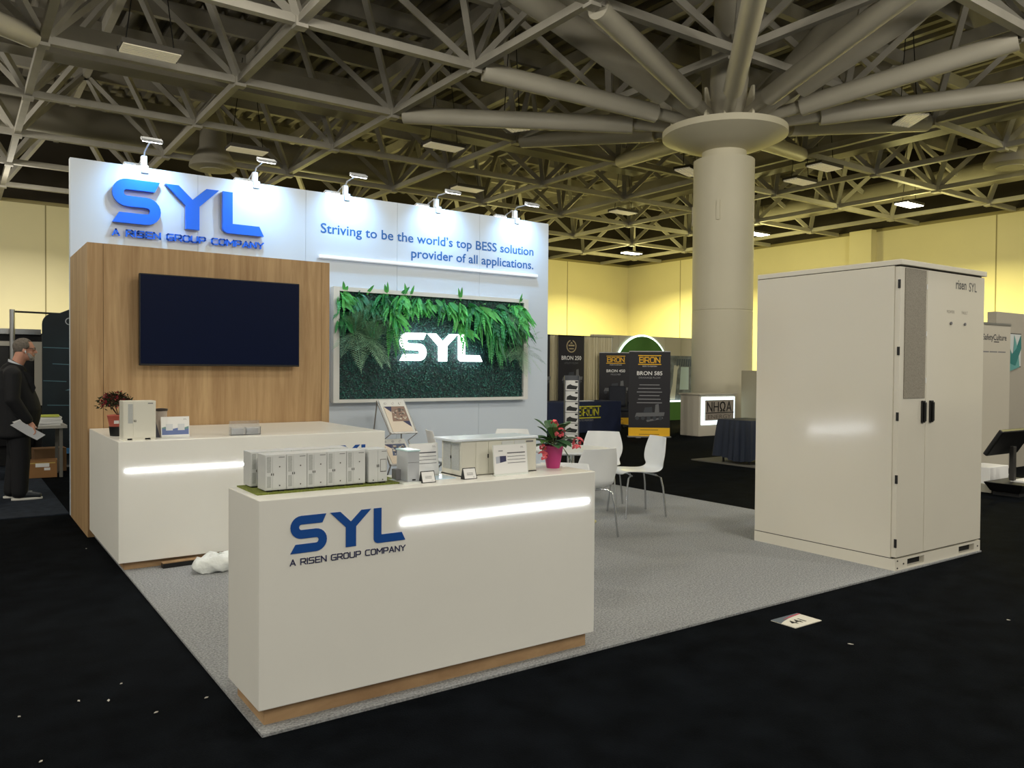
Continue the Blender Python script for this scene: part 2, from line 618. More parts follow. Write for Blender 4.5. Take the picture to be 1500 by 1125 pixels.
def fixture(x, y, z, on, lab, rz=0.0):
    t = thing('ceiling_light', lab, 'ceiling light', (x, y, z), rz, 'hall ceiling lights')
    h = MB().box(-.6, .6, -.3, .3, .02, .10)
    h.box(-.62, .62, -.31, -.3, -.01, .1).box(-.62, .62, .3, .31, -.01, .1)
    h.build('housing', M_hous, t)
    for k in range(6):
        yy = -.25 + k * .1
        MB().box(-.58, .58, yy - .036, yy + .036, -.03, .02).build('lamp_tube', M_tubeon if on else M_tubeoff_glow, t)
    hg = MB()
    for sx in (-.5, .5):
        hg.tube((sx, 0, .1), (sx * .3, 0, 11.3 - z), .012, n=6)
    hg.build('hanger', M_dark, t)


for x, y, z, on, lab, rz in [
    (3.6, 19.07, 8.4, 0, 'unlit slatted ceiling light high above the left end of the booth wall', 0),
    (7.73, 25.8, 8.4, 0, 'unlit slatted ceiling light behind the second arm lamp of the booth wall', 0),
    (16.2, 26.2, 8.4, 0, 'unlit yellowish ceiling light right above the fourth arm lamp of the booth wall', 0),
    (12.97, 18.6, 8.4, 0, 'unlit ceiling light hanging in front of the pipe left of the tree column', .5),
    (21.5, 11.86, 8.4, 0, 'unlit ceiling light hanging by a cable right of the column disc', .95),
    (32.29, 17.7, 8.4, 1, 'brightly lit ceiling light above the tall white cabinet', 0),
    (25.24, 17.9, 8.4, 0, 'pale unlit ceiling light just right of the column shaft', 0),
    (24.03, 25.93, 8.4, 0, 'yellowish unlit ceiling light right of the booth wall, nearer than the lit one', 0),
    (32.8, 34.65, 8.4, 1, 'lit ceiling light seen between the booth wall and the column', 0),
    (24.13, 16.17, 8.4, 0, 'small unlit ceiling light under the duct right of the column', 0),
    (33.2, 25.97, 8.4, 1, 'lit ceiling light peeking out behind the right edge of the column', 0),
    (20.99, 19.32, 8.4, 0, 'unlit ceiling light touching the left edge of the column shaft', .3),
    (12.54, 21.68, 8.4, 0, 'small unlit ceiling light under the duct left of the column', 0),
]:
    fixture(x, y, z, on, lab, rz)

# ------------------------------------------------------------------ carpets
M_carpet = mat('grey booth carpet', (154, 156, 158), 0.95, noise=0.42, nscale=90, bump=0.5, bscale=300, spec=0.1)
M_slate = mat('slate carpet', (40, 46, 56), 0.95, noise=0.3, nscale=12, spec=0.1)
o = MB().prism([(1.024, 3.208), (7.07, 3.208), (7.07, 9.07), (3.2, 9.07), (3.2, 7.848), (1.024, 7.848)], Matrix(), .012).build('booth_carpet', M_carpet)
tag(o, 'light grey speckled carpet under the white booth', 'carpet')
o = MB().box(-3.8, 0.97, 9.2, 14.0, 0.0, 0.01).build('aisle_carpet', M_slate)
tag(o, 'dark slate carpet of the neighbouring booth under the man in the suit', 'carpet')
M_fleck = mat('paper fleck', (205, 200, 190), 0.8)
for n, (x, y) in enumerate([(.9, 7.37), (.23, 3.98), (.46, 4.02), (.72, 3.7), (.94, 3.74), (.65, 4.13), (.57, 3.95), (.27, 3.48), (4.05, 2.51), (5.25, 2.22)]):
    a = random.random() * 3
    L = random.uniform(.006, .016)
    o = MB().prism([(-L, -.003), (L * .4, -.005), (L, .002), (0, .006)], Matrix.Translation((x, y, .001)) @ Matrix.Rotation(a, 4, 'Z'), .003).build('paper_fleck', M_fleck)
    tag(o, 'tiny pale paper fleck lying on the black aisle carpet', 'litter', 'paper flecks on the black carpet')
# aisle number sticker
t = thing('floor_sticker', 'white aisle sticker numbered 441 on the black carpet', 'floor sign', (4.157, 2.933, 0), 0)
MB().box(-.128, .128, -.086, .086, .0, .004).build('sheet', mat('sticker white', (232, 228, 214), .5), t)
b = MB()
b.prism([(-.128, .086), (-.128, .012), (-.08, .03), (0, .05), (.07, .06), (.128, .064), (.128, .086)], Matrix.Translation((0, 0, .004)), .001)
b.build('blue_band', mat('sticker slate', (92, 104, 116), .5), t)
b = MB()
b.prism([(-.06, .048), (.03, .068), (.128, .074), (.128, .064), (.04, .056)], Matrix.Translation((0, 0, .005)), .001)
b.build('red_stripe', mat('sticker red', (196, 74, 92), .5), t)
b = MB()
text(b, '441', Matrix.Translation((-.01, -.045, .004)), .06, .001, align='CENTER', bold=.02)
b.build('number', M_black, t)

# ================================================================== THE BOOTH
WY = 9.077
# ---- back wall with signs
t = thing('display_wall', 'tall white booth wall with blue lettering, slogan and LED bar behind the counters', 'exhibition wall', (3.96, WY, 0))
o3 = t.location
b = MB(o3)
xs = [.971, 2.191, 3.399, 4.586, 5.813, 6.977]
for a, c in zip(xs, xs[1:]):
    b.box(a + .0015, c - .0015, WY, WY + .10, 0, 3.58)
b.build('panel', M_wallw, t)
MB(o3).box(.985, 6.965, WY + .012, WY + .09, 0, 3.575).build('core', M_grey, t)
H = .452
logo = None
for k, poly in enumerate(syl_polys()):
    P = [(p[0] * H, p[1] * H) for p in poly]
    b = MB(o3)
    b.prism(P, face_front(1.343, WY - .02, 2.976), .045)
    o = b.build('logo_letter', mat('logo blue lit', (0, 108, 245), .35), t)
    MB(o3).prism([(p[0] * .985 + .006, p[1] * .985 + .003) for p in P], face_front(1.343, WY - .001, 2.976), .02).build('spacer', M_alu, o).location = (0, 0, 0)
b = MB(o3)
hh = .062
ws = .98
wd = strokes_w('A RISEN GROUP COMPANY', hh, .28, ws)
strokes(b, 'A RISEN GROUP COMPANY', face_front(1.35, WY - .018, 2.845), hh, .0125, .02, .28, ws * 1.0)
sx = 1.54 / wd
for v in b.v:
    v.x = 1.35 + (v.x - 1.35) * sx
b.build('tagline', mat('logo blue lit', (0, 108, 245)), t, merge=False)
M_slog = mat('slogan blue', (20, 98, 170), .5)
b = MB(o3)
text(b, 'Striving to be the world\u2019s top BESS solution', face_front(0, WY, 0), .115, .003, bold=.018)
xm = max(v.x for v in b.v)
for v in b.v:
    v.x = 3.575 + v.x * (6.71 - 3.575) / xm
    v.z += 3.105
b.build('slogan', M_slog, t)
b = MB(o3)
text(b, 'provider of all applications.', face_front(0, WY, 0), .115, .003, bold=.018)
xm = max(v.x for v in b.v)
for v in b.v:
    v.x = 4.775 + v.x * (6.71 - 4.775) / xm
    v.z += 2.915
b.build('slogan', M_slog, t)
b = MB(o3).box(3.55, 6.76, WY - .05, WY, 2.80, 2.84)
b.build('light_bar', M_ledoff, t, bevel=.008)
tri = t

# ---- arm lamps on the wall top
hd = [(1.66, 8.72, 3.775), (2.82, 8.72, 3.75), (3.91, 8.74, 3.75), (5.17, 8.70, 3.72), (6.42, 8.72, 3.72)]
ords = ['leftmost arm lamp on the booth wall, above the first blue letter', 'second arm lamp from the left on the booth wall, above the third blue letter',
        'middle arm lamp on the booth wall top, over the start of the slogan', 'fourth arm lamp on the booth wall top, over the middle of the slogan',
        'rightmost arm lamp on the booth wall top, near its right end']
M_lamp = mat('lamp glass lit', (240, 248, 255), .4, emit=22.0)
M_lampb = mat('lamp body', (196, 200, 206), .4, metal=.3)
for (x, y, z), lab in zip(hd, ords):
    t = thing('arm_lamp', lab, 'lamp', (x, WY + .05, 3.58), 0, 'arm lamps along the top of the booth wall')
    yl = y - WY - .05
    MB().box(-.035, .035, -.075, .075, -.06, .02).box(-.028, .028, -.03, .03, .02, .13).build('clamp', M_lampb, t, bevel=.005)
    MB().path([(0, 0, .12), (0, -.05, .17), (0, yl + .05, z - 3.58 + .02)], .008, 8).path([(0, 0, .12), (0, .06, .14), (0, .22, .10)], .008, 8).build('arm', M_lampb, t)
    for (cy, cz, tilt) in ((yl, z - 3.58 + .01, .45), (.30, .085, -.25)):
        Mx = Matrix.Translation((-.05 if cy > 0 else 0, cy, cz)) @ Matrix.Rotation(tilt, 4, 'X')
        hb = MB().obox(Mx, .20, .085, .03).build('lamp_head', M_lampb, t, bevel=.006)
        MB().obox(Mx @ Matrix.Translation((0, 0, -.017)), .18, .07, .006).build('lens', M_lamp, hb)
    spot((x, y + .01, z - .03), (x, WY + .02, z - .48), 44, COOL, 116, 1.0)

# ---- oak media cabinet and TV
t = thing('media_cabinet', 'oak-finished box wall carrying the television behind the rear counter', 'cabinet', (2.08, 8.46, 0))
o3 = t.location
b = MB(o3)
for a, c in ((.975, 1.095), (1.098, 3.108), (3.111, 3.195)):
    b.box(a, c, 7.853, 9.074, 0, 2.585)
b.build('front_panel', M_oak, t)
MB(o3).box(.971, .975, 7.853, 9.074, 0, 2.585).build('side_panel', M_oak, t)
t = thing('television', 'large switched-off flat television on the oak cabinet', 'television', (2.10, 7.80, 1.925))
o3 = t.location
MB(o3).box(1.372, 2.842, 7.755, 7.80, 1.512, 2.338).build('housing', M_black, t, bevel=.006)
MB(o3).box(1.382, 2.832, 7.752, 7.758, 1.53, 2.328).build('screen', mat('dark screen', (3, 14, 44), .3, spec=.15), t)
MB(o3).box(1.8, 2.4, 7.80, 7.852, 1.75, 2.1).build('wall_bracket', M_black, t)


# ---- counters
def counter(lab, x0, x1, y0, y1, zb, zt, ins, logo, strip):
    t = thing('counter', lab, 'counter', ((x0 + x1) / 2, (y0 + y1) / 2, 0))
    o3 = t.location
    b = MB(o3).box(x0, x1, y0, y1, zb, zt)
    b.build('body', M_white, t, bevel=.004)
    MB(o3).box(x0 + ins, x1 - ins, y0 + ins, y1 - ins, .012, zb).build('plinth', M_oak2, t)
    MB(o3).box(strip[0], strip[1], y0 - .004, y0 + .01, strip[2] - .0075, strip[2] + .0075).build('light_strip', M_led, t)
    if logo:
        lx, lz, H = logo
        for poly in syl_polys():
            MB(o3).prism([(p[0] * H, p[1] * H) for p in poly], face_front(lx, y0 + .001, lz), .004).build('logo_letter', M_blue2, t)
        b = MB(o3)
        h2 = H * .150
        strokes(b, 'A RISEN GROUP COMPANY', face_front(lx, y0 + .001, lz - H * .31), h2, h2 * .16, .004, .28, 1.0)
        xm = max(v.x for v in b.v)
        for v in b.v:
            v.x = lx + (v.x - lx) * (3.43 * H) / (xm - lx)
        b.build('tagline', M_navy, t, merge=False)
    return t


CT = .9565
counter('front white counter with blue logo and oak plinth, models on top', 1.0254, 2.836, 3.259, 3.70, .0866, CT, .033, (1.157, .7205, .157), (1.675, 2.79, .801))
counter('rear white counter standing before the oak cabinet, lit by a light strip', .983, 3.10, 6.353, 7.84, .07, CT, .045, None, (1.03, 2.46, .741))
# the rear counter's own logo, mostly hidden behind the models
tt = bpy.data.objects['counter.001'] if 'counter.001' in bpy.data.objects else None
if tt:
    for poly in syl_polys():
        H = .148
        MB(tt.location).prism([(p[0] * H, p[1] * H) for p in poly], face_front(2.52, 6.354, .70), .004).build('logo_letter', M_blue2, tt)

# ---- plant wall
t = thing('plant_wall', 'framed artificial plant wall with glowing white letters and hanging ferns', 'plant wall', (5.13, WY, 1.78))
o3 = t.location
fr = MB(o3)
X0, X1, Z0, Z1 = 3.705, 6.56, 1.087, 2.472
fr.box(X0, X1, WY - .10, WY - .002, Z1 - .05, Z1).box(X0, X1, WY - .10, WY - .002, Z0, Z0 + .04)
fr.box(X0, X0 + .075, WY - .10, WY - .002, Z0 + .04, Z1 - .05).box(X1 - .075, X1, WY - .10, WY - .002, Z0 + .04, Z1 - .05)
fr.build('frame', mat('white frame', (222, 224, 222), .45), t)
M_moss = mat('dark boxwood foliage', (20, 54, 58), .6, noise=.5, nscale=14, bump=.8, bscale=50)
M_leafd = mat('boxwood leaf', (44, 100, 92), .5, noise=.5, nscale=10)
b = MB(o3).box(X0 + .075, X1 - .075, WY - .06, WY - .004, Z0 + .04, Z1 - .05)
b.build('backing_mat', M_moss, t)
rr = random.Random(3)
b = MB(o3)
for n in range(9000):
    x = rr.uniform(X0 + .08, X1 - .08)
    z = rr.uniform(Z0 + .042, Z1 - .06)
    y = WY - .062 - rr.random() * .022
    s = rr.uniform(.008, .016)
    a = rr.uniform(0, 6.28)
    tl = rr.uniform(-.9, .9)
    e1 = Vector((cos(a), rr.uniform(-.6, .2), sin(a))) * s
    e2 = Vector((-sin(a), tl, cos(a))) * s * .5
    p = Vector((x, y, z))
    b.quad(p - e1, p + e2, p + e1, p - e2)
o = b.build('boxwood_leaves', M_leafd, t, merge=False)
o['kind'] = 'stuff'
M_fern = [mat('fern green', (96, 196, 104), .45, noise=.3, nscale=9), mat('fern mid green', (62, 156, 90), .45, noise=.3, nscale=9), mat('fern dark green', (48, 118, 82), .45, noise=.3, nscale=9)]


def frond(b, p, d, L, drop, nl, lw, rg, mi=0, thin=1.0, lift=0.0):
    """one curved frond with paired leaflets"""
    d = Vector(d).normalized()
    pts = []
    for k in range(nl + 1):
        u = k / nl
        pts.append(Vector(p) + d * L * u + Vector((0, 0, -drop * u * u + lift * u * (1 - u))))
    side0 = d.cross(Vector((0, 0, 1)))
    if side0.length < .1:
        side0 = Vector((1, 0, 0))
    side0.normalize()
    side0 = (side0 + Vector((rg.uniform(-.4, .4), rg.uniform(-.3, .3), rg.uniform(-.3, .3)))).normalized()
    for k in range(nl):
        u = k / nl
        q = pts[k]
        tg = (pts[k + 1] - pts[k])
        sl = tg.length
        tg.normalize()
        side = (side0 - tg * side0.dot(tg)).normalized()
        ww = lw * (sin(pi * min(1, .12 + u * .93)) ** .6) * (1 - .5 * u)
        nrm = tg.cross(side)
        for s in (-1, 1):
            tip = q + side * s * ww + tg * ww * .45 - nrm * ww * .12 * rg.uniform(-1, 1)
            hw = sl * .42 * thin
            mid = (q + tip) / 2
            b._add([q - tg * hw * .5, mid - tg * hw + nrm * .004, tip, mid + tg * hw + nrm * .004, q + tg * hw * .5], [(0, 1, 2, 3, 4)], mi)
        b._add([q - side * .002, q + side * .002, pts[k + 1] + side * .002, pts[k + 1] - side * .002], [(0, 1, 2, 3)], mi)


def blade(b, p, d, L, wd, drop, rg, mi=0):
    d = Vector(d).normalized()
    side = d.cross(Vector((rg.uniform(-.3, .3), -1, rg.uniform(-.3, .3))))
    if side.length < .1:
        side = Vector((1, 0, 0))
    side.normalize()
    prev = None
    for k in range(7):
        u = k / 6
        c = Vector(p) + d * L * u + Vector((0, 0, -drop * u * u))
        w2 = wd * sin(pi * (.08 + .9 * u)) / 2
        cur = (c - side * w2, c + Vector((0, .004, -.15 * w2)), c + side * w2)
        if prev:
            b._add([prev[0], prev[1], cur[1], cur[0]], [(0, 1, 2, 3)], mi)
            b._add([prev[1], prev[2], cur[2], cur[1]], [(0, 1, 2, 3)], mi)
        prev = cur


rg = random.Random(11)
# clumps along the top edge: (x, z, how far they hang, brightness)
for cx, cz, hang, tone in [(3.84, 2.36, .30, 0), (4.02, 2.36, .34, 2), (4.05, 2.20, .30, 2), (4.22, 2.28, .40, 2), (4.38, 2.36, .34, 1), (4.47, 2.25, .55, 0), (4.62, 2.36, .36, 0),
                           (4.80, 2.34, .28, 0), (4.98, 2.33, .22, 0), (5.16, 2.34, .22, 1), (5.32, 2.32, .26, 0), (5.48, 2.31, .32, 0), (5.64, 2.30, .42, 1), (5.80, 2.28, .55, 0),
                           (5.94, 2.22, .62, 1), (6.08, 2.30, .60, 1), (6.20, 2.20, .58, 2), (6.30, 2.33, .40, 0), (6.42, 2.28, .45, 0), (6.45, 2.10, .34, 1), (3.85, 2.12, .25, 1), (5.52, 2.05, .28, 0)]:
    b = MB(o3)
    for k in range(26):
        a = rg.uniform(-2.9, -.25) if k > 4 else rg.uniform(.2, 2.9)
        dd = Vector((cos(a) * .9, -rg.uniform(.35, 1.1), sin(a) * (.8 if k > 4 else .55)))
        L = hang * rg.uniform(.5, .95) * (1 if k > 4 else .5)
        p = (cx + rg.uniform(-.07, .07), WY - .08, cz + rg.uniform(-.06, .06))
        if rg.random() < .62:
            blade(b, p, dd, L * .70, rg.uniform(.045, .075), L * .35, rg, rg.choice((0, 0, 1)))
        else:
            frond(b, p, dd, L, L * rg.uniform(.3, .75), 13, rg.uniform(.028, .042), rg, rg.choice((0, 0, 0, 1)))
    pair = [M_fern[tone], M_fern[min(2, tone + 1)]]
    b.build('fern', pair, t, merge=False)
# long hanging fronds beside the letters
for cx, cz, L in [(4.50, 2.22, .55), (4.54, 2.15, .62), (4.46, 2.10, .50), (5.98, 2.10, .62), (6.05, 2.05, .58), (6.13, 2.05, .50), (5.90, 2.0, .45)]:
    b = MB(o3)
    for k in range(3):
        frond(b, (cx + rg.uniform(-.04, .04), WY - .10, cz), (rg.uniform(-.25, .25), -.25, -1), L * rg.uniform(.8, 1), .02, 18, .05, rg, rg.choice((0, 1)))
    b.build('hanging_frond', [M_fern[0] if cx < 5 else M_fern[1], M_fern[1]], t, merge=False)
for cx in (3.86, 4.12, 4.40, 4.62, 4.70, 5.46, 6.42):
    b = MB(o3)
    for k in range(2):
        blade(b, (cx + rg.uniform(-.03, .03), WY - .09, 2.40), (rg.uniform(-.4, .5), -.3, 1), rg.uniform(.12, .22), .04, .03, rg)
    b.build('upright_leaf', M_fern[0 if cx != 4.62 else 1], t, merge=False)
M_palm = mat('palm green', (140, 186, 150), .5, noise=.25, nscale=6)
for cx, cz, a0, a1, R in [(3.98, 1.96, 60, 330, .50), (4.22, 1.86, -80, 120, .45), (6.40, 1.83, -100, 110, .42)]:
    b = MB(o3)
    for k in range(13):
        a = radians(a0 + (a1 - a0) * k / 8 + rg.uniform(-8, 8))
        d = Vector((cos(a), -rg.uniform(.5, .8), sin(a)))
        L = R * rg.uniform(.75, 1.05)
        frond(b, (cx, WY - .10, cz), d, L, .10, 26, .15, rg, 0, thin=.38)
    b.build('palm', M_palm, t, merge=False)
H = .351
M_glow = mat('glowing letter', (248, 252, 255), .4, emit=5.0)
for poly in syl_polys():
    MB(o3).prism([(p[0] * H, p[1] * H) for p in poly], face_front(4.578, WY - .09, 1.602), .05).build('glowing_letter', M_glow, t)

# ================================================================== BIG WHITE CABINET
M_cab = mat('powder coated white', (234, 229, 215), 0.12, spec=0.9, noise=0.012, nscale=2.0)
M_cabgap = mat('cabinet gap', (70, 66, 60), .8)
M_vent = mat('vent mesh', (150, 144, 132), .7, noise=.25, nscale=160)
t = thing('storage_cabinet', 'tall white metal cabinet with two doors and black handles at the right of the booth', 'cabinet', (5.774, 3.224, 0), -.0087)
cw, cd, ch = 1.292, 1.295, 2.343
MB().box(0, cw, .045, cd, .105, ch - .045).build('body', M_cab, t, bevel=.004)
b = MB()
b.box(0, .17, .006, cd, .012, .10).box(.41, .94, .006, cd, .012, .10).box(1.19, cw, .006, cd, .012, .10)
b.box(.17, .41, .006, cd, .083, .10).box(.94, 1.19, .006, cd, .083, .10).box(.17, .41, .006, cd, .012, .028).box(.94, 1.19, .006, cd, .012, .028)
b.box(.17, .41, .045, .06, .028, .083, 1).box(.94, 1.19, .045, .06, .028, .083, 1)  # dark sheets put inside the fork slots for their shade
pb = b.build('base', [M_cab, M_dark], t)
MB().box(.004, cw - .004, .03, cd - .004, .0995, .106).build('base_gap', M_cabgap, t)
for x, z in ((.03, .03), (.03, .085), (.115, .055), (1.245, .055)):
    MB().tube((x, .006, z), (x, .001, z), .006, n=8).build('bolt', M_cabgap, pb)
MB().box(0, cw + .003, -.012, cd, ch - .040, ch).build('lid', M_cab, t, bevel=.004)
MB().box(.004, cw - .004, .03, cd - .004, ch - .047, ch - .039).build('lid_gap', M_cabgap, t)
MB().box(.008, .388, .004, .044, .112, ch - .052).build('door', M_cab, t, bevel=.003).name = 'door'
d1 = t.children[-1]
d2 = MB().box(.394, cw - .004, .004, .044, .112, ch - .052).build('door', M_cab, t, bevel=.003)
MB().box(.072, .366, -.002, .005, 1.305, 2.285).build('vent', M_vent, d1)
for zz in (2.16, 1.80, 1.44):
    MB().box(.372, .382, -.004, .004, zz - .02, zz + .02).build('vent_clip', M_paper, d1)
for d_, x in ((d1, .345), (d2, .462)):
    h = MB().box(x - .022, x + .022, -.012, .004, 1.115, 1.285).build('handle_plate', M_black, d_, bevel=.004)
    MB().box(x - .013, x + .013, -.026, -.012, 1.125, 1.275).build('handle', M_black, d_, bevel=.006)
for zz in (2.16, 1.66, 1.17, .70, .22):
    MB().box(-.003, .006, -.002, .016, zz - .032, zz + .032).build('hinge', M_black, d1)
b = MB()
text(b, 'risen', face_front(.815, .004, 2.175), .075, .001, bold=.02, wscale=.82)
xm = max(v.x for v in b.v)
n0 = len(b.v)
text(b, 'SYL', face_front(xm + .04, .004, 2.165), .072, .001, bold=.006, wscale=.82)
b.build('maker_mark', mat('print grey', (92, 92, 92), .5), d2)
for x in (.745, .965):
    MB().tube((x, .004, 1.895), (x, -.006, 1.895), .012, n=12).build('indicator', M_grey, d2)
    b = MB()
    text(b, 'POWER' if x < .9 else 'FAULT', face_front(x, .004, 1.975), .024, .001, 'CENTER')
    b.build('indicator_text', mat('pale grey print', (165, 160, 150), .6), d2)

# ================================================================== MODELS ON THE FRONT COUNTER
M_model = mat('model white', (214, 216, 216), .35)
M_mvent = mat('model vent', (180, 183, 182), .6, noise=.12, nscale=200)
o = MB().box(1.062, 1.775, 3.395, 3.695, CT, CT + .006).build('grass_mat', mat('artificial turf', (112, 122, 46), .9, noise=.4, nscale=150))
tag(o, 'olive green turf mat under the row of model cabinets on the front counter', 'turf mat')
zt = CT + .006


def model_cab(x, y, w_, d_, h_, kind, lab, grp):
    t = thing('model_cabinet', lab, 'scale model', (x, y, zt), 0, grp)
    MB().box(0, w_, .002, d_, .006, h_).build('body', M_model, t, bevel=.0012)
    b = MB()
    for fx in (.22, .78):
        b.box(w_ * fx - .011, w_ * fx + .011, .0005, d_ - .002, 0, .006)
    b.build('feet', M_dark, t)
    if kind == 'battery':
        MB().box(.002, w_ * .33, 0, .002, .010, h_ - .006).build('door', M_model, t)
        dr = MB().box(w_ * .345, w_ - .002, 0, .002, .010, h_ - .006).build('door', M_model, t)
        vl = MB().box(w_ * .08, w_ * .27, -.0006, .002, .018, h_ * .42).build('vent', M_mvent, t)
        MB().box(w_ * .08, w_ * .27, -.0006, .002, h_ * .52, h_ - .008).build('vent', M_mvent, t)
        for fx in (.29, .385):
            MB().box(w_ * fx - .0012, w_ * fx + .0012, -.002, 0, h_ * .44, h_ * .50).build('handle', M_black, t)
        MB().box(w_ * .64, w_ * .92, -.0006, .001, h_ - .013, h_ - .010).build('mark', M_grey, dr)
        for fz in (.67, .16):
            MB().tube((w_ * .68, 0, h_ * fz), (w_ * .68, -.001, h_ * fz), .003, n=8).build('port', M_cabgap, dr)
    else:
        MB().box(.002, w_ * .485, 0, .002, .010, h_ - .006).build('door', M_model, t)
        dr = MB().box(w_ * .5, w_ - .002, 0, .002, .010, h_ - .006).build('door', M_model, t)
        for fx in (.45, .535):
            MB().box(w_ * fx - .0012, w_ * fx + .0012, -.002, 0, h_ * .47, h_ * .55).build('handle', M_black, t)
        MB().box(w_ * .62, w_ * .94, -.0008, .001, h_ * .33, h_ * .70).build('display_frame', M_cabgap, dr)
        MB().box(w_ * .635, w_ * .925, -.0014, 0, h_ * .35, h_ * .685).build('display', M_model, dr)
        for fx in (.25, .75):
            MB().tube((w_ * fx, 0, h_ * .1), (w_ * fx, -.001, h_ * .1), .003, n=8).build('port', M_cabgap, t)
        MB().box(w_ * .7, w_ * .95, -.0006, .001, h_ - .013, h_ - .010).build('mark', M_grey, dr)
    return t


g = 'model cabinets lined up on the turf mat'
names = ['leftmost model cabinet of the front row on the turf mat', 'second model cabinet from the left in the front row on the turf mat',
         'third and middle model cabinet of the front row on the turf mat', 'fourth model cabinet from the left in the front row on the turf mat',
         'fifth model cabinet of the front row, left of the two-door model']
for k in range(5):
    model_cab(1.105 + .0935 * k, 3.425, .0925, .105, .160, 'battery', names[k], g)
names = ['leftmost model cabinet of the hidden rear row on the turf mat', 'second model cabinet of the rear row, only its top showing',
         'third model cabinet of the rear row, only its top showing', 'fourth model cabinet of the rear row, only its top showing', 'last model cabinet of the rear row, near the blue letters behind']
for k in range(5):
    model_cab(1.09 + .0935 * k, 3.585, .0925, .105, .160, 'battery', names[k], g)
model_cab(1.588, 3.425, .096, .105, .160, 'inverter', 'two-door model cabinet with a small framed display, right of the front row', g)
# single model with clear base
t = thing('model_cabinet', 'single taller model cabinet with a glossy lid on a pale tray beside the row', 'scale model', (1.768, 3.375, CT))
M_pale = mat('pale plastic', (226, 230, 226), .25)
MB().box(-.035, .075, -.02, .135, 0, .008).build('tray', M_pale, t)
MB().box(-.002, .060, 0, .115, .008, .150).build('body', mat('model grey', (190, 194, 200), .35), t, bevel=.001)
MB().box(-.006, .064, -.004, .119, .150, .158).build('lid', mat('model lid', (205, 232, 236), .2), t, bevel=.002)
MB().box(.0, .058, -.001, 0, .098, .0995).build('seam', M_grey, t)
MB().box(.022, .040, -.001, .004, .012, .019).build('slot', M_black, t)
MB().box(-.028, -.002, .07, .115, .012, .06).build('side_unit', M_grey, t)


def panel_lines(b, x0, x1, z0, z1, n, M, t_=.003):
    for k in range(n):
        z = z1 - (z1 - z0) * k / max(1, n - 1)
        b.prism([(x0, z - t_), (x1, z - t_), (x1, z + t_), (x0, z + t_)], M, .0006)


# acrylic sign with a data sheet
def data_sheet(lab, x, y, w_, h_, fig, tilt=-.12):
    t = thing('acrylic_sign', lab, 'sign', (x, y, CT))
    R = Matrix.Rotation(tilt, 4, 'X')
    F = R @ face_front(0, 0, .004)
    MB().prism([(-.005, 0), (w_ + .005, 0), (w_ + .005, h_), (-.005, h_)], R @ face_front(0, .002, .004), .002).build('holder', M_pale, t)
    MB().prism([(0, .006), (w_, .006), (w_, h_ - .004), (0, h_ - .004)], F, .001).build('sheet', M_paper, t)
    MB().box(-.005, w_ + .005, -.012, .04, 0, .004).build('foot', M_pale, t)
    b = MB()
    x0 = w_ * (.40 if fig else .16)
    panel_lines(b, x0, w_ * .95, h_ * .38, h_ * .70, 4, F @ Matrix.Translation((0, 0, .001)), .0012)
    b.prism([(x0, h_ * .695), (w_ * .95, h_ * .695), (w_ * .95, h_ * .725), (x0, h_ * .725)], F @ Matrix.Translation((0, 0, .001)), .0006)
    b.build('table_rule', mat('print dark grey', (80, 80, 88), .6), t)
    b = MB()
    text(b, 'SYL', F @ Matrix.Translation((w_ * .82, h_ * .86, .001)), h_ * .055, .0006)
    b.build('mark', M_grey, t)
    if fig:
        b = MB()
        b.prism([(w_ * .05, h_ * .38), (w_ * .17, h_ * .40), (w_ * .17, h_ * .62), (w_ * .05, h_ * .60)], F @ Matrix.Translation((0, 0, .001)), .0006, 0)
        b.prism([(w_ * .17, h_ * .40), (w_ * .36, h_ * .44), (w_ * .36, h_ * .62), (w_ * .17, h_ * .62)], F @ Matrix.Translation((0, 0, .001)), .0006, 1)
        b.build('picture', [mat('figure grey', (186, 192, 205), .6), mat('figure navy', (52, 54, 92), .6)], t)
        b = MB()
        panel_lines(b, w_ * .14, w_ * .27, h_ * .77, h_ * .79, 1, F @ Matrix.Translation((0, 0, .001)), .002)
        b.build('caption', M_grey, t)


data_sheet('clear acrylic sign with a white data sheet, behind the single model cabinet', 1.875, 3.545, .155, .165, False)
data_sheet('clear acrylic sign with a data sheet and small picture, leaning before the container model', 2.262, 3.372, .205, .155, True)


def tent(lab, x, y, s=1.0):
    t = thing('tent_card', lab, 'sign', (x, y, CT), 0, 'small black-framed tent cards')
    F = Matrix.Rotation(-.35, 4, 'X') @ face_front(0, 0, 0)
    MB()._add([(0, 0, 0), (.075, 0, 0), (.075, .035, 0), (0, .035, 0), (0, .020, .055), (.075, .020, .055)], [(0, 1, 5, 4), (1, 2, 5), (2, 3, 4, 5), (0, 4, 3), (0, 3, 2, 1)]).build('frame', M_black, t)
    MB().prism([(.004, .004), (.071, .004), (.071, .054), (.004, .054)], F, .001).build('card', M_paper, t)
    b = MB()
    panel_lines(b, .02, .055, .022, .032, 3, F @ Matrix.Translation((0, 0, .001)), .0008)
    text(b, 'SYL', F @ Matrix.Translation((.058, .008, .001)), .005, .0004, 'CENTER')
    b.build('print', M_grey, t)


tent('small black-framed tent card beside the single model cabinet', 1.828, 3.345)
tent('small black-framed tent card at the left corner of the container model', 2.062, 3.345)
o = MB().box(1.93, 2.06, 3.42, 3.60, CT, CT + .003).build('leaflet', mat('white sheet with blue light tint', (196, 224, 248), .15))  # blue light put into the colour of a white sheet
tag(o, 'white leaflet with blue light in its colour lying on the front counter between the two signs', 'leaflet')

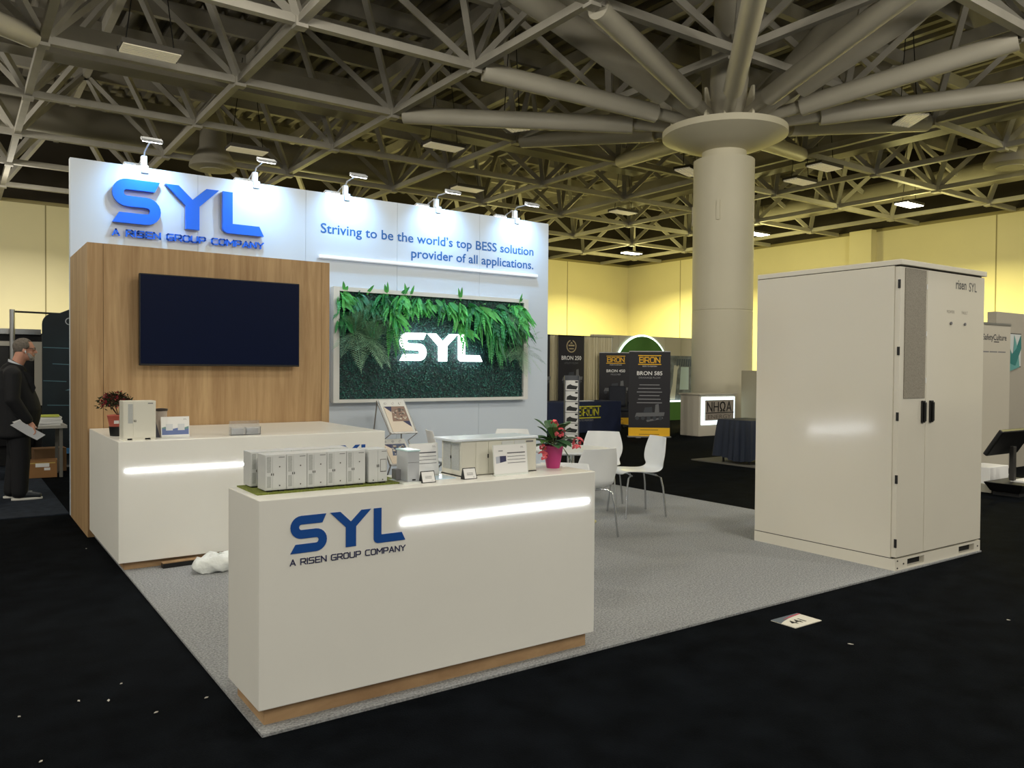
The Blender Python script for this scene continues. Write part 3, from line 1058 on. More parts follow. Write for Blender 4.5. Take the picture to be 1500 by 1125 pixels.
# container model
t = thing('container_model', 'large white container model with overhanging roof on the front counter', 'scale model', (2.10, 3.44, CT))
MB().box(.004, .475, .004, .20, .004, .178).build('body', mat('model cream', (222, 220, 208), .35), t, bevel=.002)
MB().box(.0, .10, .0, .20, 0, .004).box(.40, .475, 0, .2, 0, .004).build('feet', M_dark, t)
MB().box(-.040, .482, -.006, .215, .178, .190).build('roof', mat('model roof', (222, 230, 240), .25), t, bevel=.003)
for x0, x1 in ((.09, .165), (.167, .24), (.40, .47)):
    d_ = MB().box(x0, x1, .001, .004, .012, .170).build('door', mat('model cream', (222, 220, 208)), t)
MB().box(.160, .166, -.002, .002, .088, .108).build('handle', M_black, t)
MB().box(.405, .452, -.0005, .002, .158, .166).build('mark', M_grey, t)
for k in range(2):
    MB().box(.001, .004, .02 + k * .085, .095 + k * .085, .03, .165).build('side_vent', M_mvent, t)
MB().box(-.001, .003, .10, .106, .085, .10).build('handle', M_black, t)
for k in range(2):
    MB().box(.25 + k * .08, .324 + k * .08, .0015, .004, .14, .17).build('panel', M_model, t)

# ---- flower pot on the front counter
t = thing('flower_pot', 'magenta pot of broad green leaves and coral flowers on the front counter', 'potted plant', (2.735, 3.50, CT))
MB().lathe([(.036, 0), (.040, .02), (.056, .118), (.060, .122), (.058, .126), (.050, .118)], n=20).build('pot', mat('magenta plastic', (190, 56, 124), .45), t, smooth=True)
MB().lathe([(.0, .11), (.052, .112)], n=16).build('soil', mat('soil', (50, 36, 26), .9), t)
rg = random.Random(5)
M_pl = [mat('broad leaf green', (62, 100, 66), .4, noise=.25, nscale=30), mat('broad leaf light', (92, 132, 74), .4, noise=.2, nscale=30)]


def broad(b, p, d, L, W, droop, mi=0):
    d = Vector(d).normalized()
    sd = d.cross(Vector((0, 0, 1)))
    sd = sd.normalized() if sd.length > .05 else Vector((1, 0, 0))
    prev = None
    for k in range(8):
        u = k / 7
        c = Vector(p) + d * L * u + Vector((0, 0, -droop * u * u))
        ww = W * (sin(pi * min(1, .06 + u ** 1.25 * .94)) ** .8) / 2
        cur = (c - sd * ww + Vector((0, 0, ww * .3)), c, c + sd * ww + Vector((0, 0, ww * .3)))
        if prev:
            b._add([prev[0], prev[1], cur[1], cur[0]], [(0, 1, 2, 3)], mi)
            b._add([prev[1], prev[2], cur[2], cur[1]], [(0, 1, 2, 3)], mi)
        prev = cur


for k in range(26):
    a = k * 2.4
    el = rg.uniform(-.05, 1.3)
    d = (cos(a), sin(a), el)
    L = rg.uniform(.10, .155)
    b = MB()
    broad(b, (cos(a) * .02, sin(a) * .02, .125 + .03 * rg.random() + (.04 if el > .6 else 0)), d, L, .062, L * .22)
    b.build('leaf', M_pl[0 if k % 4 else 1], t, merge=False)
b = MB()
broad(b, (.045, -.02, .12), (.4, -.2, -.75), .12, .05, .0)
b.build('leaf', M_pl[0], t, merge=False)
b = MB()
for q in ((0, 0, .24), (.03, -.05, .19), (.13, -.05, .13), (-.09, -.02, .10)):
    b.path([(0, 0, .11), (q[0] * .5, q[1] * .5, .14 + q[2] * .3), q], .003, 6)
b.build('stem', mat('stem green', (80, 96, 56), .6), t)
M_cor = mat('coral petal', (232, 92, 104), .5, noise=.2, nscale=60)
for fx, fy, fz, n_, rr_ in [(.0, -.06, .195, 16, .03), (.005, .0, .245, 7, .02), (.135, -.05, .135, 16, .032), (.115, -.06, .10, 12, .028), (-.095, -.03, .075, 12, .026), (-.085, -.02, .12, 6, .02)]:
    b = MB()
    for k in range(n_):
        th, ph = rg.uniform(0, 6.28), rg.uniform(-.6, 1.5)
        c = Vector((fx + rr_ * cos(th) * cos(ph), fy + rr_ * sin(th) * cos(ph) - .004, fz + rr_ * sin(ph)))
        nd = (c - Vector((fx, fy, fz))).normalized()
        q = nd.to_track_quat('Z', 'Y').to_matrix().to_4x4()
        for s in (0, 2.1, 4.2):
            b.ball(c + q @ Vector((cos(s) * .005, sin(s) * .005, 0)), .0065, .0065, .002, 4, M=q.to_3x3())
    b.build('flower', M_cor, t, smooth=True)
# white sheet near the right counter end
o = MB().box(2.80, 2.832, 3.5, 3.66, CT, CT + .003).build('leaflet', M_paper)
tag(o, 'white leaflet at the right end of the front counter beside the flower pot', 'leaflet')

# ================================================================== ON THE REAR COUNTER
t = thing('potted_shrub', 'small leafy red-flecked shrub in a terracotta pot on the rear counter', 'potted plant', (1.075, 6.93, CT))
MB().lathe([(.062, 0), (.070, .075)], n=18).build('saucer_pot', M_black, t, smooth=True)
MB().lathe([(.066, .075), (.082, .155), (.086, .16), (.078, .165)], n=18).build('pot', mat('terracotta', (196, 100, 84), .7), t, smooth=True)
MB().box(-.045, -.010, -.083, -.078, .10, .125).build('tag', M_paper, t)
rg = random.Random(8)
b = MB()
for k in range(12):
    a = k * 2.4
    b.path([(0, 0, .15), (cos(a) * .05, sin(a) * .05, .22), (cos(a) * .11 - .01, sin(a) * .10, .27 + .06 * rg.random())], .003, 5)
b.build('stem', mat('stem brown', (70, 54, 40), .7), t)
b = MB()
for k in range(900):
    a, e, r_ = rg.uniform(0, 6.28), rg.uniform(-.5, 1.45), rg.uniform(.4, 1)
    p = Vector((-.02 + .135 * r_ * cos(a) * cos(e), .12 * r_ * sin(a) * cos(e), .255 + .085 * r_ * sin(e)))
    d = Vector((rg.uniform(-1, 1), rg.uniform(-1, 1), rg.uniform(-.6, .8))).normalized()
    sd = d.cross(Vector((.3, .5, .8))).normalized()
    b._add([p, p + d * .014 + sd * .007, p + d * .03, p + d * .014 - sd * .007], [(0, 1, 2, 3)], 1 if rg.random() < .25 else 0)
o = b.build('foliage', [mat('shrub green', (48, 62, 40), .6), mat('shrub red', (158, 46, 58), .6)], t, merge=False)
o['kind'] = 'stuff'

t = thing('model_cabinet', 'larger white model cabinet standing at the left end of the rear counter', 'scale model', (1.03, 6.45, CT))
t.rotation_euler[2] = 0
MB().box(0, .225, .002, .16, .012, .290).build('body', mat('model cream', (222, 220, 208)), t, bevel=.002)
MB().box(0, .03, .004, .16, 0, .012).box(.065, .15, .004, .16, 0, .012).box(.19, .225, .004, .16, 0, .012).build('feet', mat('model cream', (222, 220, 208)), t)
MB().box(.03, .19, .03, .15, 0, .012).build('slot', M_dark, t)
MB().box(.004, .068, 0, .002, .018, .284).build('door', mat('model cream', (222, 220, 208)), t)
d_ = MB().box(.070, .221, 0, .002, .018, .284).build('door', mat('model cream', (222, 220, 208)), t)
MB().box(.034, .066, -.001, .001, .125, .268).build('vent', M_mvent, t)
for x in (.075, .085):
    MB().box(x, x + .003, -.003, 0, .135, .150).build('handle', M_black, d_)
MB().box(.170, .205, -.0008, .001, .268, .275).build('mark', M_grey, d_)
t = thing('picture_frame', 'dark board leaning behind the larger model cabinet on the rear counter', 'board', (1.255, 6.60, CT))
MB()._add([(0, 0, 0), (.06, .0, 0), (.06, .03, 0), (0, .03, 0), (-.03, .03, .2), (.015, .03, .2), (.015, .045, .2), (-.03, .045, .2)], [(0, 1, 2, 3), (4, 5, 6, 7), (0, 1, 5, 4), (1, 2, 6, 5), (2, 3, 7, 6), (3, 0, 4, 7)]).build('board', mat('dark navy board', (28, 28, 44), .5), t)
t = thing('travel_cup', 'greyish travel cup with a dark lid behind the white display card', 'cup', (1.345, 6.72, CT))
MB().lathe([(.036, 0), (.045, .20)], n=20).build('cup', mat('translucent cup', (176, 164, 154), .3), t, smooth=True)
MB().lathe([(.049, .20), (.049, .216), (.02, .22)], n=20).build('lid', mat('cup lid', (52, 44, 40), .4), t, smooth=True)
t = thing('display_card', 'white display card with a blue landscape print on the rear counter', 'sign', (1.322, 6.60, CT))
F = Matrix.Rotation(-.1, 4, 'X') @ face_front(0, 0, .006)
MB().prism([(0, 0), (.208, 0), (.208, .152), (0, .152)], F, .003).build('card', M_paper, t)
MB().box(0, .208, -.008, .03, 0, .006).build('foot', M_pale, t)
b = MB()
b.prism([(.006, .012), (.202, .012), (.202, .060), (.16, .048), (.12, .064), (.06, .052), (.006, .070)], F @ Matrix.Translation((0, 0, .003)), .0006)
b.prism([(.006, .068), (.03, .075), (.05, .06), (.06, .052), (.006, .062)], F @ Matrix.Translation((0, 0, .0036)), .0004, 1)
b.prism([(.115, .065), (.15, .058), (.202, .075), (.202, .058), (.16, .047)], F @ Matrix.Translation((0, 0, .0036)), .0004, 1)
b.build('landscape', [mat('card blue', (104, 122, 176), .5), mat('card green', (110, 150, 150), .5)], t)
for x0 in (.035, .122):
    MB().prism([(x0, .045), (x0 + .05, .045), (x0 + .05, .095), (x0, .095)], F @ Matrix.Translation((0, 0, .004)), .0006).build('blank_square', mat('card pale square', (214, 218, 224), .5), t)
b = MB()
text(b, 'SYL', F @ Matrix.Translation((.165, .125, .003)), .011, .0006)
b.build('mark', M_grey, t)
t = thing('card_holder', 'clear acrylic card holder on the rear counter below the television', 'card holder', (1.82, 6.50, CT))
M_acr = mat('clear acrylic', (244, 246, 250), .05, trans=.9)
MB().box(0, .24, .04, .045, 0, .115).build('back', M_acr, t)
MB().box(0, .24, 0, .004, 0, .065).build('front', M_acr, t)
MB().box(0, .24, .004, .04, 0, .006).box(0, .004, .004, .04, .006, .065).box(.236, .24, .004, .04, .006, .065).box(.118, .122, .004, .04, .006, .065).build('tray', M_acr, t)
for k in range(2):
    MB().box(.01 + k * .118, .105 + k * .118, .012, .034, .006, .055).build('cards', M_paper, t)

# ================================================================== TABLE AND CHAIRS
M_chair = mat('white moulded plastic', (232, 235, 238), .3)
t = thing('round_table', 'round white bistro table among the white chairs', 'table', (4.97, 6.08, 0))
MB().lathe([(0, .70), (.36, .70), (.40, .715), (.40, .73), (0, .73)], n=40).build('top', M_chair, t, smooth=True)
MB().tube((0, 0, .03), (0, 0, .70), .035, n=16).build('post', M_chrome, t, smooth=True)
MB().lathe([(.26, .0125), (.26, .02), (.05, .035)], n=32).build('base', M_chrome, t, smooth=True)

PROF = [(.235, .425, .35), (.225, .447, .385), (.16, .455, .42), (.04, .447, .43), (-.09, .438, .42), (-.17, .447, .385), (-.212, .485, .345), (-.226, .54, .40), (-.236, .62, .435), (-.248, .69, .41), (-.262, .75, .375), (-.273, .793, .345), (-.275, .80, .34), (-.2752, .801, .34)]


def chair(lab, x, y, rz):
    t = thing('side_chair', lab, 'chair', (x, y, .015), rz, 'white plastic chairs in the booth')
    vs, fs = [], []
    NU = 8
    for (py, pz, wd) in PROF:
        for k in range(NU + 1):
            u = k / NU * 2 - 1
            back = pz > .5
            cz = .0 if back else .018 * u * u
            cy = .035 * u * u if back else 0
            vs.append((u * wd / 2 * 1.06, py + cy, pz + cz))
    n = NU + 1
    for i in range(len(PROF) - 1):
        for k in range(NU):
            fs.append((i * n + k, i * n + k + 1, (i + 1) * n + k + 1, (i + 1) * n + k))
    o = MB()._add(vs, fs).build('seat_shell', M_chair, t)
    o.data.polygons.foreach_set('use_smooth', [True] * len(o.data.polygons))
    s1 = o.modifiers.new('so', 'SOLIDIFY')
    s1.thickness = .012
    s1.offset = 0
    s2 = o.modifiers.new('ss', 'SUBSURF')
    s2.levels = s2.render_levels = 2
    for sx in (-1, 1):
        for sy in (-1, 1):
            fy = .20 if sy > 0 else -.20
            MB().path([(sx * .07, fy * .55, .425), (sx * .16, fy * .75, .418), (sx * .187, fy * .9, .395), (sx * .20, fy * 1.0, .30), (sx * .225, fy * 1.12, 0)], .0095, 10).build('leg', M_chrome, t, smooth=True)
    MB().path([(-.16, .13, .418), (0, .10, .425), (.16, .13, .418)], .008, 8).build('front_rail', M_chrome, t, smooth=True)
    MB().path([(-.16, -.14, .418), (0, -.11, .422), (.16, -.14, .418)], .008, 8).build('rear_rail', M_chrome, t, smooth=True)
    return t


def rot_to(dx, dy):
    return math.atan2(dy, dx) - pi / 2


chair('white chair seen from the side, rightmost at the round table', 5.80, 6.02, rot_to(-.95, .3))
chair('white chair facing the camera behind the round table, next to the dark banners', 5.80, 6.60, rot_to(-.75, -.6))
chair('nearest white chair with its back to the camera, right of the flower pot', 4.64, 5.50, rot_to(.05, 1))
chair('white chair behind the container model, only its back top showing', 5.15, 7.35, rot_to(-.6, -.8))
chair('white chair near the plant wall, seen edge-on between the data sheets', 4.62, 7.80, rot_to(.93, -.3))
chair('white chair tucked behind the right end of the front counter', 3.50, 4.42, rot_to(-.75, -.65))

# ================================================================== BROCHURE RACK, BAG, PLANK
t = thing('brochure_rack', 'silver zigzag brochure rack by the booth wall beside the oak cabinet', 'brochure stand', (4.30, 8.60, 0))
o3 = t.location


def tray(z0, z1, y0, y1, hue, lab):
    c = [Vector((4.10, y1, z1)), Vector((4.43, y1, z1)), Vector((4.53, y0, z0)), Vector((4.20, y0, z0))]
    c = [Vector((4.125, y1, z1)), Vector((4.455, y1, z1)), Vector((4.555, y0, z0)), Vector((4.225, y0, z0))]
    n = (c[1] - c[0]).cross(c[3] - c[0]).normalized()
    if n.y > 0:
        n = -n
    U = (c[1] - c[0]).normalized()
    V = (c[0] - c[3])
    V = V.normalized()
    Wv = U.cross(V)
    if Wv.y > 0:
        Wv = -Wv
    M = Matrix(((U.x, V.x, Wv.x, c[3].x), (U.y, V.y, Wv.y, c[3].y), (U.z, V.z, Wv.z, c[3].z), (0, 0, 0, 1)))
    hgt = (c[0] - c[3]).length
    MB(o3).prism([(0, 0), (.33, 0), (.33, hgt), (0, hgt)], M, .006).build('tray', mat('pale tray', (226, 226, 222), .35), t)
    b = MB(o3)
    b.prism([(-.01, -.008), (.34, -.008), (.34, .012), (-.01, .012)], M, .03)
    b.build('tray_lip', M_alu, t)
    return M, hgt


def brochure(M, hgt, lab, low):
    tb = thing('brochure', lab, 'brochure', M @ Vector((.165, .02, .008)), 0, 'brochures in the silver rack')
    Mi = Matrix.Translation(-tb.location) @ M
    x0, x1, z0, z1 = .03, .30, .014, hgt * .80
    MB().prism([(x0, z0), (x1, z0), (x1, z1), (x0, z1)], Mi @ Matrix.Translation((0, 0, .007)), .006).build('cover', mat('brochure cream', (232, 218, 200), .4), tb)
    T = Mi @ Matrix.Translation((0, 0, .013))
    b = MB()
    hz = z1 - z0
    b.prism([(x0 + .09, z1), (x1, z1), (x1, z0 + hz * .42), (x0 + .05, z0 + hz * .42), (x0 + .08, z0 + hz * .8)], T, .0006, 0)
    b.prism([(x0, z1), (x0 + .10, z1), (x0 + .075, z0 + hz * .78)], T, .001, 1)
    b.prism([(x1, z0 + hz * .18), (x1, z0 + hz * .42), (x1 - .09, z0 + hz * .42)], T, .001, 1)
    r_ = random.Random(4 + low)
    for k in range(26):
        px, pz = r_.uniform(x0 + .09, x1 - .03), r_.uniform(z0 + hz * .48, z1 - .02)
        s = r_.uniform(.008, .02)
        b.prism([(px - s, pz - s * .5), (px + s * .7, pz - s * .7), (px + s, pz + s * .5), (px - s * .5, pz + s * .6)], T, .0012, 2 + k % 2)
    b.build('cover_print', [mat('aerial photo brown', (150, 122, 108), .5) if not low else mat('aerial photo blue', (74, 88, 120), .5), M_navy, mat('aerial pale', (206, 196, 180), .5), mat('aerial dark', (84, 74, 72), .5)], tb)


for (z0, z1, y0, y1, lab, low) in ((.735, 1.125, 8.50, 8.64, 'brochure with a brown aerial photo in the upper tray of the silver rack', 0), (.36, .66, 8.50, 8.62, 'brochure with a dark blue photo in the lower tray of the silver rack', 1)):
    M, hg = tray(z0, z1, y0, y1, 0, lab)
    b = MB(o3)
    for k in range(3):
        b.tube(M @ Vector((.07 + k * .095, hg * .9, .006)), M @ Vector((.07 + k * .095, hg * .9, .010)), .016, n=12)
    b.build('tray_knob', M_alu, t)
    brochure(M, hg, lab, low)
b = MB(o3)
for x in (4.215, 4.565):
    b.path([(x - .1, 8.66, 1.12), (x, 8.49, .73), (x - .06, 8.60, .64), (x, 8.49, .35), (x - .06, 8.62, .02)], .009, 8)
b.path([(4.12, 8.66, 1.10), (4.06, 8.80, .02)], .008, 8)
b.path([(4.45, 8.66, 1.10), (4.50, 8.80, .02)], .008, 8)
b.build('frame', M_alu, t, smooth=True)

rg = random.Random(2)
b = MB()
b.ball((0, 0, 0), .19, .10, .075, 14)
for v in b.v:
    nz = sin(v.x * 47 + v.z * 60) * .008 + sin(v.y * 80 + v.x * 31) * .007 + rg.uniform(-.004, .004)
    v.z = max(-.05, v.z + nz)
    v.y += nz
o = b.build('plastic_bag', mat('white plastic film', (226, 230, 228), .35, bump=.6, bscale=30), smooth=True)
o.location = (1.60, 6.02, .064)
tag(o, 'crumpled white plastic bag on the carpet in front of the rear counter', 'plastic bag')
t = thing('wood_offcut', 'dark-sided wooden offcut lying on the carpet along the rear counter plinth', 'plank', (1.40, 6.315, .012), .05)
MB().box(-.13, .13, -.03, .03, .0, .035).build('plank', M_black, t)
MB().box(-.132, .13, -.03, .03, .035, .042).build('oak_face', M_oak2, t)

# ================================================================== BACKGROUND BOOTHS ON THE RIGHT
M_ban = mat('banner black', (26, 26, 34), .55)
M_yel = mat('banner yellow', (240, 186, 30), .5)
M_ylw2 = mat('print yellow green', (214, 208, 60), .5)
M_drape = mat('cream drape', (214, 206, 176), .8)
M_navyc = mat('navy tablecloth', (22, 36, 72), .75, noise=.15, nscale=3)
M_prn = mat('machine print grey', (104, 106, 110), .6)
M_prn2 = mat('machine print dark', (56, 60, 68), .6)


def machine(b, T, s, r_):
    """a little line-art vehicle made of print shapes"""
    b.prism([(-1 * s, .18 * s), (.9 * s, .25 * s), (.95 * s, .5 * s), (-.9 * s, .45 * s)], T, .001, 0)
    b.prism([(-.45 * s, .45 * s), (.15 * s, .47 * s), (.12 * s, .85 * s), (-.35 * s, .8 * s)], T, .001, 1)
    b.prism([(.3 * s, .48 * s), (.6 * s, .5 * s), (.55 * s, 1.05 * s), (.34 * s, 1.0 * s)], T, .001, 0)
    b.prism([(-.2 * s, -.15 * s), (.85 * s, .08 * s), (.82 * s, .18 * s), (-.25 * s, -.02 * s)], T, .001, 0)
    for k in range(5):
        b.prism([(x * .13 * s + (-.85 + k * .38) * s, .1 * s + z * .13 * s) for x, z in arc(0, 0, 1, 0, 330, 9)], T, .0012, 1)


def lines(b, T, w_, z0, z1, n):
    for k in range(n):
        z = z1 - (z1 - z0) * k / (n - 1)
        ww = w_ * (.8 + .2 * ((k * 7) % 3) / 2)
        b.prism([(-ww, z - .008), (ww, z - .008), (ww, z + .008), (-ww, z + .008)], T, .0008)


def rollup(lab, x, y, rz, title, sub, big, h_=1.92, w_=.92):
    t = thing('banner_stand', lab, 'banner', (x, y, 0), rz)
    MB().box(-w_ / 2, w_ / 2, -.003, .003, .22, h_).build('banner', M_ban, t)
    MB().box(-w_ / 2, w_ / 2, -.012, .012, h_, h_ + .02).build('top_rail', M_alu, t)
    MB().box(-w_ / 2, w_ / 2, -.005, .003, .03, .22).build('yellow_foot_panel', M_yel, t)
    MB().box(-w_ / 2 - .02, w_ / 2 + .02, -.09, .09, .008, .035).box(-.3, -.2, -.16, .16, 0, .01).box(.2, .3, -.16, .16, 0, .01).build('base', M_alu, t)
    MB().tube((0, .012, .03), (0, .012, h_), .01, n=8).build('pole', M_alu, t)
    F = lambda z: face_front(0, -.003, z)
    b = MB()
    hh = .115
    ww = strokes_w('BRON', hh, .24, 1.0)
    strokes(b, 'BRON', face_front(-ww / 2, -.003, h_ - .24), hh, .021, .001, .24, 1.0)
    b.prism([(-ww / 2 - .03, -.05), (ww / 2 + .03, -.05), (ww / 2 + .03, -.03), (-ww / 2 - .03, -.03)], F(h_ - .24), .001)
    b.prism([(-ww / 2 - .03, .145), (ww / 2 + .03, .145), (ww / 2 + .03, .165), (-ww / 2 - .03, .165)], F(h_ - .24), .001)
    b.build('logo', M_yel, t, merge=False)
    b = MB()
    text(b, title, F(h_ - .52), .085 if big else .075, .001, 'CENTER', bold=.02, wscale=1.05)
    text(b, 'BORN TO PERFORM', F(h_ - .335), .025, .001, 'CENTER')
    b.build('title', M_paper, t)
    b = MB()
    text(b, sub, F(h_ - .60), .042, .001, 'CENTER')
    if big:
        lines(b, F(0), .28, h_ - 1.14, h_ - .74, 6)
    b.build('subtitle', mat('print mid grey', (150, 150, 156), .6), t)
    b = MB()
    machine(b, face_front(.02, -.003, h_ - 1.52 if big else h_ - 1.1), .34, None)
    b.build('machine_print', [M_prn, M_prn2], t)
    b = MB()
    lines(b, face_front(0, -.005, 0), .25, .07, .17, 2)
    b.build('foot_print', mat('dark yellow', (150, 112, 20), .6), t)
    return t


fr = math.atan2(12.9, 12.8) - pi / 2
rollup('nearest black roll-up banner with the number 585 and a yellow foot', 12.80, 12.9, -.66, 'BRON 585', 'DRAINAGE PLOW', True)
rollup('black roll-up banner with the number 450, partly behind the one with 585', 14.72, 16.12, -.62, 'BRON 450', 'MULCHER', False, 1.97, .90)

# drape line with two hung banners
t = thing('pipe_and_drape', 'cream pipe-and-drape backdrop behind the navy banners', 'drape', (13.6, 16.6, 0))
for px in (11.6, 13.9, 15.0):
    MB(t.location).tube((px, 16.6, 0), (px, 16.6, 2.43), .022, n=10).build('upright', M_alu, t)
MB(t.location).tube((11.5, 16.6, 2.41), (15.05, 16.6, 2.41), .018, n=10).build('crossbar', M_alu, t)
b = MB(t.location)
N = 240
pts = [(11.5 + 3.5 * k / N, 16.60 + .035 * sin(k * 1.05) + .015 * sin(k * .37)) for k in range(N + 1)]
for (xa, ya), (xb, yb) in zip(pts, pts[1:]):
    b.quad((xa, ya, .02), (xb, yb, .02), (xb, yb, 2.40), (xa, ya, 2.40))
b.build('drape', M_drape, t, smooth=True)


def hung(lab, x0, x1, title, sub):
    t = thing('hanging_banner', lab, 'banner', ((x0 + x1) / 2, 16.45, 0))
    w_ = x1 - x0
    MB().box(-w_ / 2, w_ / 2, 0, .006, .60, 2.395).build('banner', M_ban, t)
    MB().box(-w_ / 2, w_ / 2, -.004, .012, 2.385, 2.42).build('hem', M_dark, t)
    b = MB()
    ring = arc(0, 0, .17, 0, 360, 24)
    for k in range(24):
        if k not in (5, 6):
            a, c = ring[k], ring[k + 1]
            b.prism([a, c, (c[0] * .82, c[1] * .82), (a[0] * .82, a[1] * .82)], face_front(0, 0, 2.13), .001)
    b.prism([(-.10, -.02), (.10, -.02), (.10, .02), (-.10, .02)], face_front(0, 0, 2.15), .001)
    b.prism([(-.08, -.08), (.08, -.08), (.08, -.05), (-.08, -.05)], face_front(0, 0, 2.13), .001)
    b.prism([(-.05, .07), (.05, .07), (.0, .12)], face_front(0, 0, 2.13), .001)
    b.build('emblem', mat('emblem tan', (176, 160, 124), .6), t)
    b = MB()
    text(b, title, face_front(0, 0, 1.77), .105, .001, 'CENTER', bold=.02)
    b.build('title', M_paper, t)
    b = MB()
    text(b, sub, face_front(0, 0, 1.66), .05, .001, 'CENTER')
    machine(b, face_front(.05, 0, 1.15), .36, None)
    b.build('machine_print', [M_prn, M_prn2], t)


hung('navy hanging banner with a wreath emblem and the number 250', 13.0, 13.88, 'BRON 250', 'UTILITY PLOW')
hung('navy hanging banner half hidden by the right end of the booth wall', 12.0, 12.72, 'BRON', 'UTILITY')

# covered table
t = thing('covered_table', 'table under a navy cloth with a yellow-lined logo behind the chairs', 'table', (12.4, 15.0, 0))
MB().box(-1.1, 1.15, -.38, .38, .0, .75).build('tablecloth', M_navyc, t, bevel=.02)
b = MB()
ww = strokes_w('BRON', .17, .22, 1.0)
strokes(b, 'BRON', face_front(-.24, -.38, .42), .17, .030, .004, .24, .95)
for z in (-.06, .21):
    b.prism([(-.06, z - .014), (ww + .06, z - .014), (ww + .06, z + .014), (-.06, z + .014)], face_front(-.24, -.38, .42), .004)
b.build('logo', M_ylw2, t, merge=False)
b = MB()
text(b, 'BORN TO PERFORM', face_front(-.34, -.38, .28), .045, .004)
b.build('motto', mat('print mid grey', (150, 150, 156)), t)
o = MB().box(12.35, 12.75, 14.72, 14.9, .75, .765).build('leaflet', M_paper)
tag(o, 'thin pale leaflet on the navy covered table', 'leaflet')

# literature tower
t = thing('literature_tower', 'slim grey literature tower with machine leaflets behind the flower pot', 'brochure stand', (9.41, 11.5, 0), -.55)
MB().box(-.14, .14, 0, .03, .03, 1.40).box(-.14, -.125, -.05, 0, .03, 1.40).box(.125, .14, -.05, 0, .03, 1.40).build('tower', mat('tower grey', (86, 90, 98), .5), t)
MB().box(-.2, .2, -.18, .16, 0, .03).build('base', M_alu, t)
for k in range(6):
    z = .12 + k * .20
    b = MB().box(-.12, .12, -.03, -.015, z, z + .19).build('leaflet_pocket', M_paper, t)
    p = MB()
    rr2 = random.Random(k)
    s = .09
    p.prism([(-.10, .03), (.08, .02), (.11, .08), (.0, .10), (-.03, .12), (-.09, .09)], face_front(0, -.03, z), .001)
    p.prism([(.06, .145), (.11, .145), (.11, .175), (.06, .175)], face_front(0, -.03, z), .001)
    p.build('leaflet_print', mat('leaflet dark print', (44, 46, 48), .6), b)

# office chair shape in front of the 450 banner
t = thing('office_chair', 'dark padded office chair standing beside the navy covered table, before the banner numbered 450', 'chair', (14.22, 15.45, 0), -.6)
M_och = mat('black upholstery', (20, 26, 40), .7)
MB().obox(Matrix.Translation((0, .22, .82)) @ Matrix.Rotation(-.1, 4, 'X'), .46, .08, .55).build('backrest', M_och, t, bevel=.05)
MB().box(-.24, .24, -.25, .22, .43, .52).build('seat', M_och, t, bevel=.03)
for sx in (-1, 1):
    MB().path([(sx * .26, .15, .45), (sx * .28, .12, .66), (sx * .27, -.12, .68)], .022, 8).build('armrest', M_och, t, smooth=True)
MB().tube((0, 0, .1), (0, 0, .43), .03, n=12).build('post', M_alu, t)
for k in range(5):
    a = k * 2 * pi / 5
    MB().tube((0, 0, .1), (.28 * cos(a), .28 * sin(a), .055), .02, .015, n=8).ball((.28 * cos(a), .28 * sin(a), .03), .03, n=6).build('foot', M_och, t, smooth=True)

# ---- grey booth with green circle
M_nw = mat('pale booth wall', (192, 186, 170), .6)
t = thing('booth_wall', 'pale grey booth wall with a lit green circle, behind the black banners', 'exhibition wall', (16.9, 17.3, 0))
o3 = t.location
b = MB(o3)
for a, c in ((14.9, 15.85), (15.86, 17.75), (17.76, 18.45), (18.46, 19.2)):
    b.box(a, c, 17.25, 17.4, 0, 2.52)
b.build('panel', M_nw, t)
C = (16.78, 17.24, 1.46)
MB(o3).prism(arc(0, 0, 1.10, 0, 355, 60), face_front(*C), .015).build('led_ring', mat('led ring', (225, 255, 245), .4, emit=3.0), t)
MB(o3).prism(arc(0, 0, 1.05, 0, 355, 60), face_front(C[0], C[1] - .012, C[2]), .02).build('green_circle', mat('booth green', (66, 122, 52), .6), t)
b = MB(o3).box(17.86, 18.98, 17.20, 17.245, .60, 1.96)
b.build('photo_panel', mat('photo grey blue', (104, 112, 120), .6, noise=.5, nscale=5), t)
b = MB(o3)
b.prism([(0, .0), (.25, .0), (.35, .9), (.45, 1.05), (.2, 1.05), (.15, .5)], face_front(17.9, 17.20, .62), .004, 0)
b.prism([(.45, .3), (.85, .3), (.85, 1.0), (.5, 1.0)], face_front(17.9, 17.20, .62), .004, 1)
for k in range(8):
    b.prism([(.3 + k * .1, 1.02), (.36 + k * .1, 1.02), (.40 + k * .1, 1.25), (.33 + k * .1, 1.25)], face_front(17.9, 17.20, .62), .004, 2)
b.build('photo_shapes', [mat('photo white', (206, 206, 200), .6), mat('photo pale blue', (190, 212, 220), .6), mat('photo slate', (70, 82, 98), .6)], t)
MB(o3).box(17.8, 18.4, 17.10, 17.25, 0, .55).build('low_plinth', mat('booth green', (66, 122, 52)), t)
MB(o3).box(17.78, 18.45, 17.12, 17.26, .55, .60).box(18.40, 18.47, 17.10, 17.26, 0, .6).build('plinth_light', mat('plinth led', (230, 245, 240), .4, emit=1.6), t)

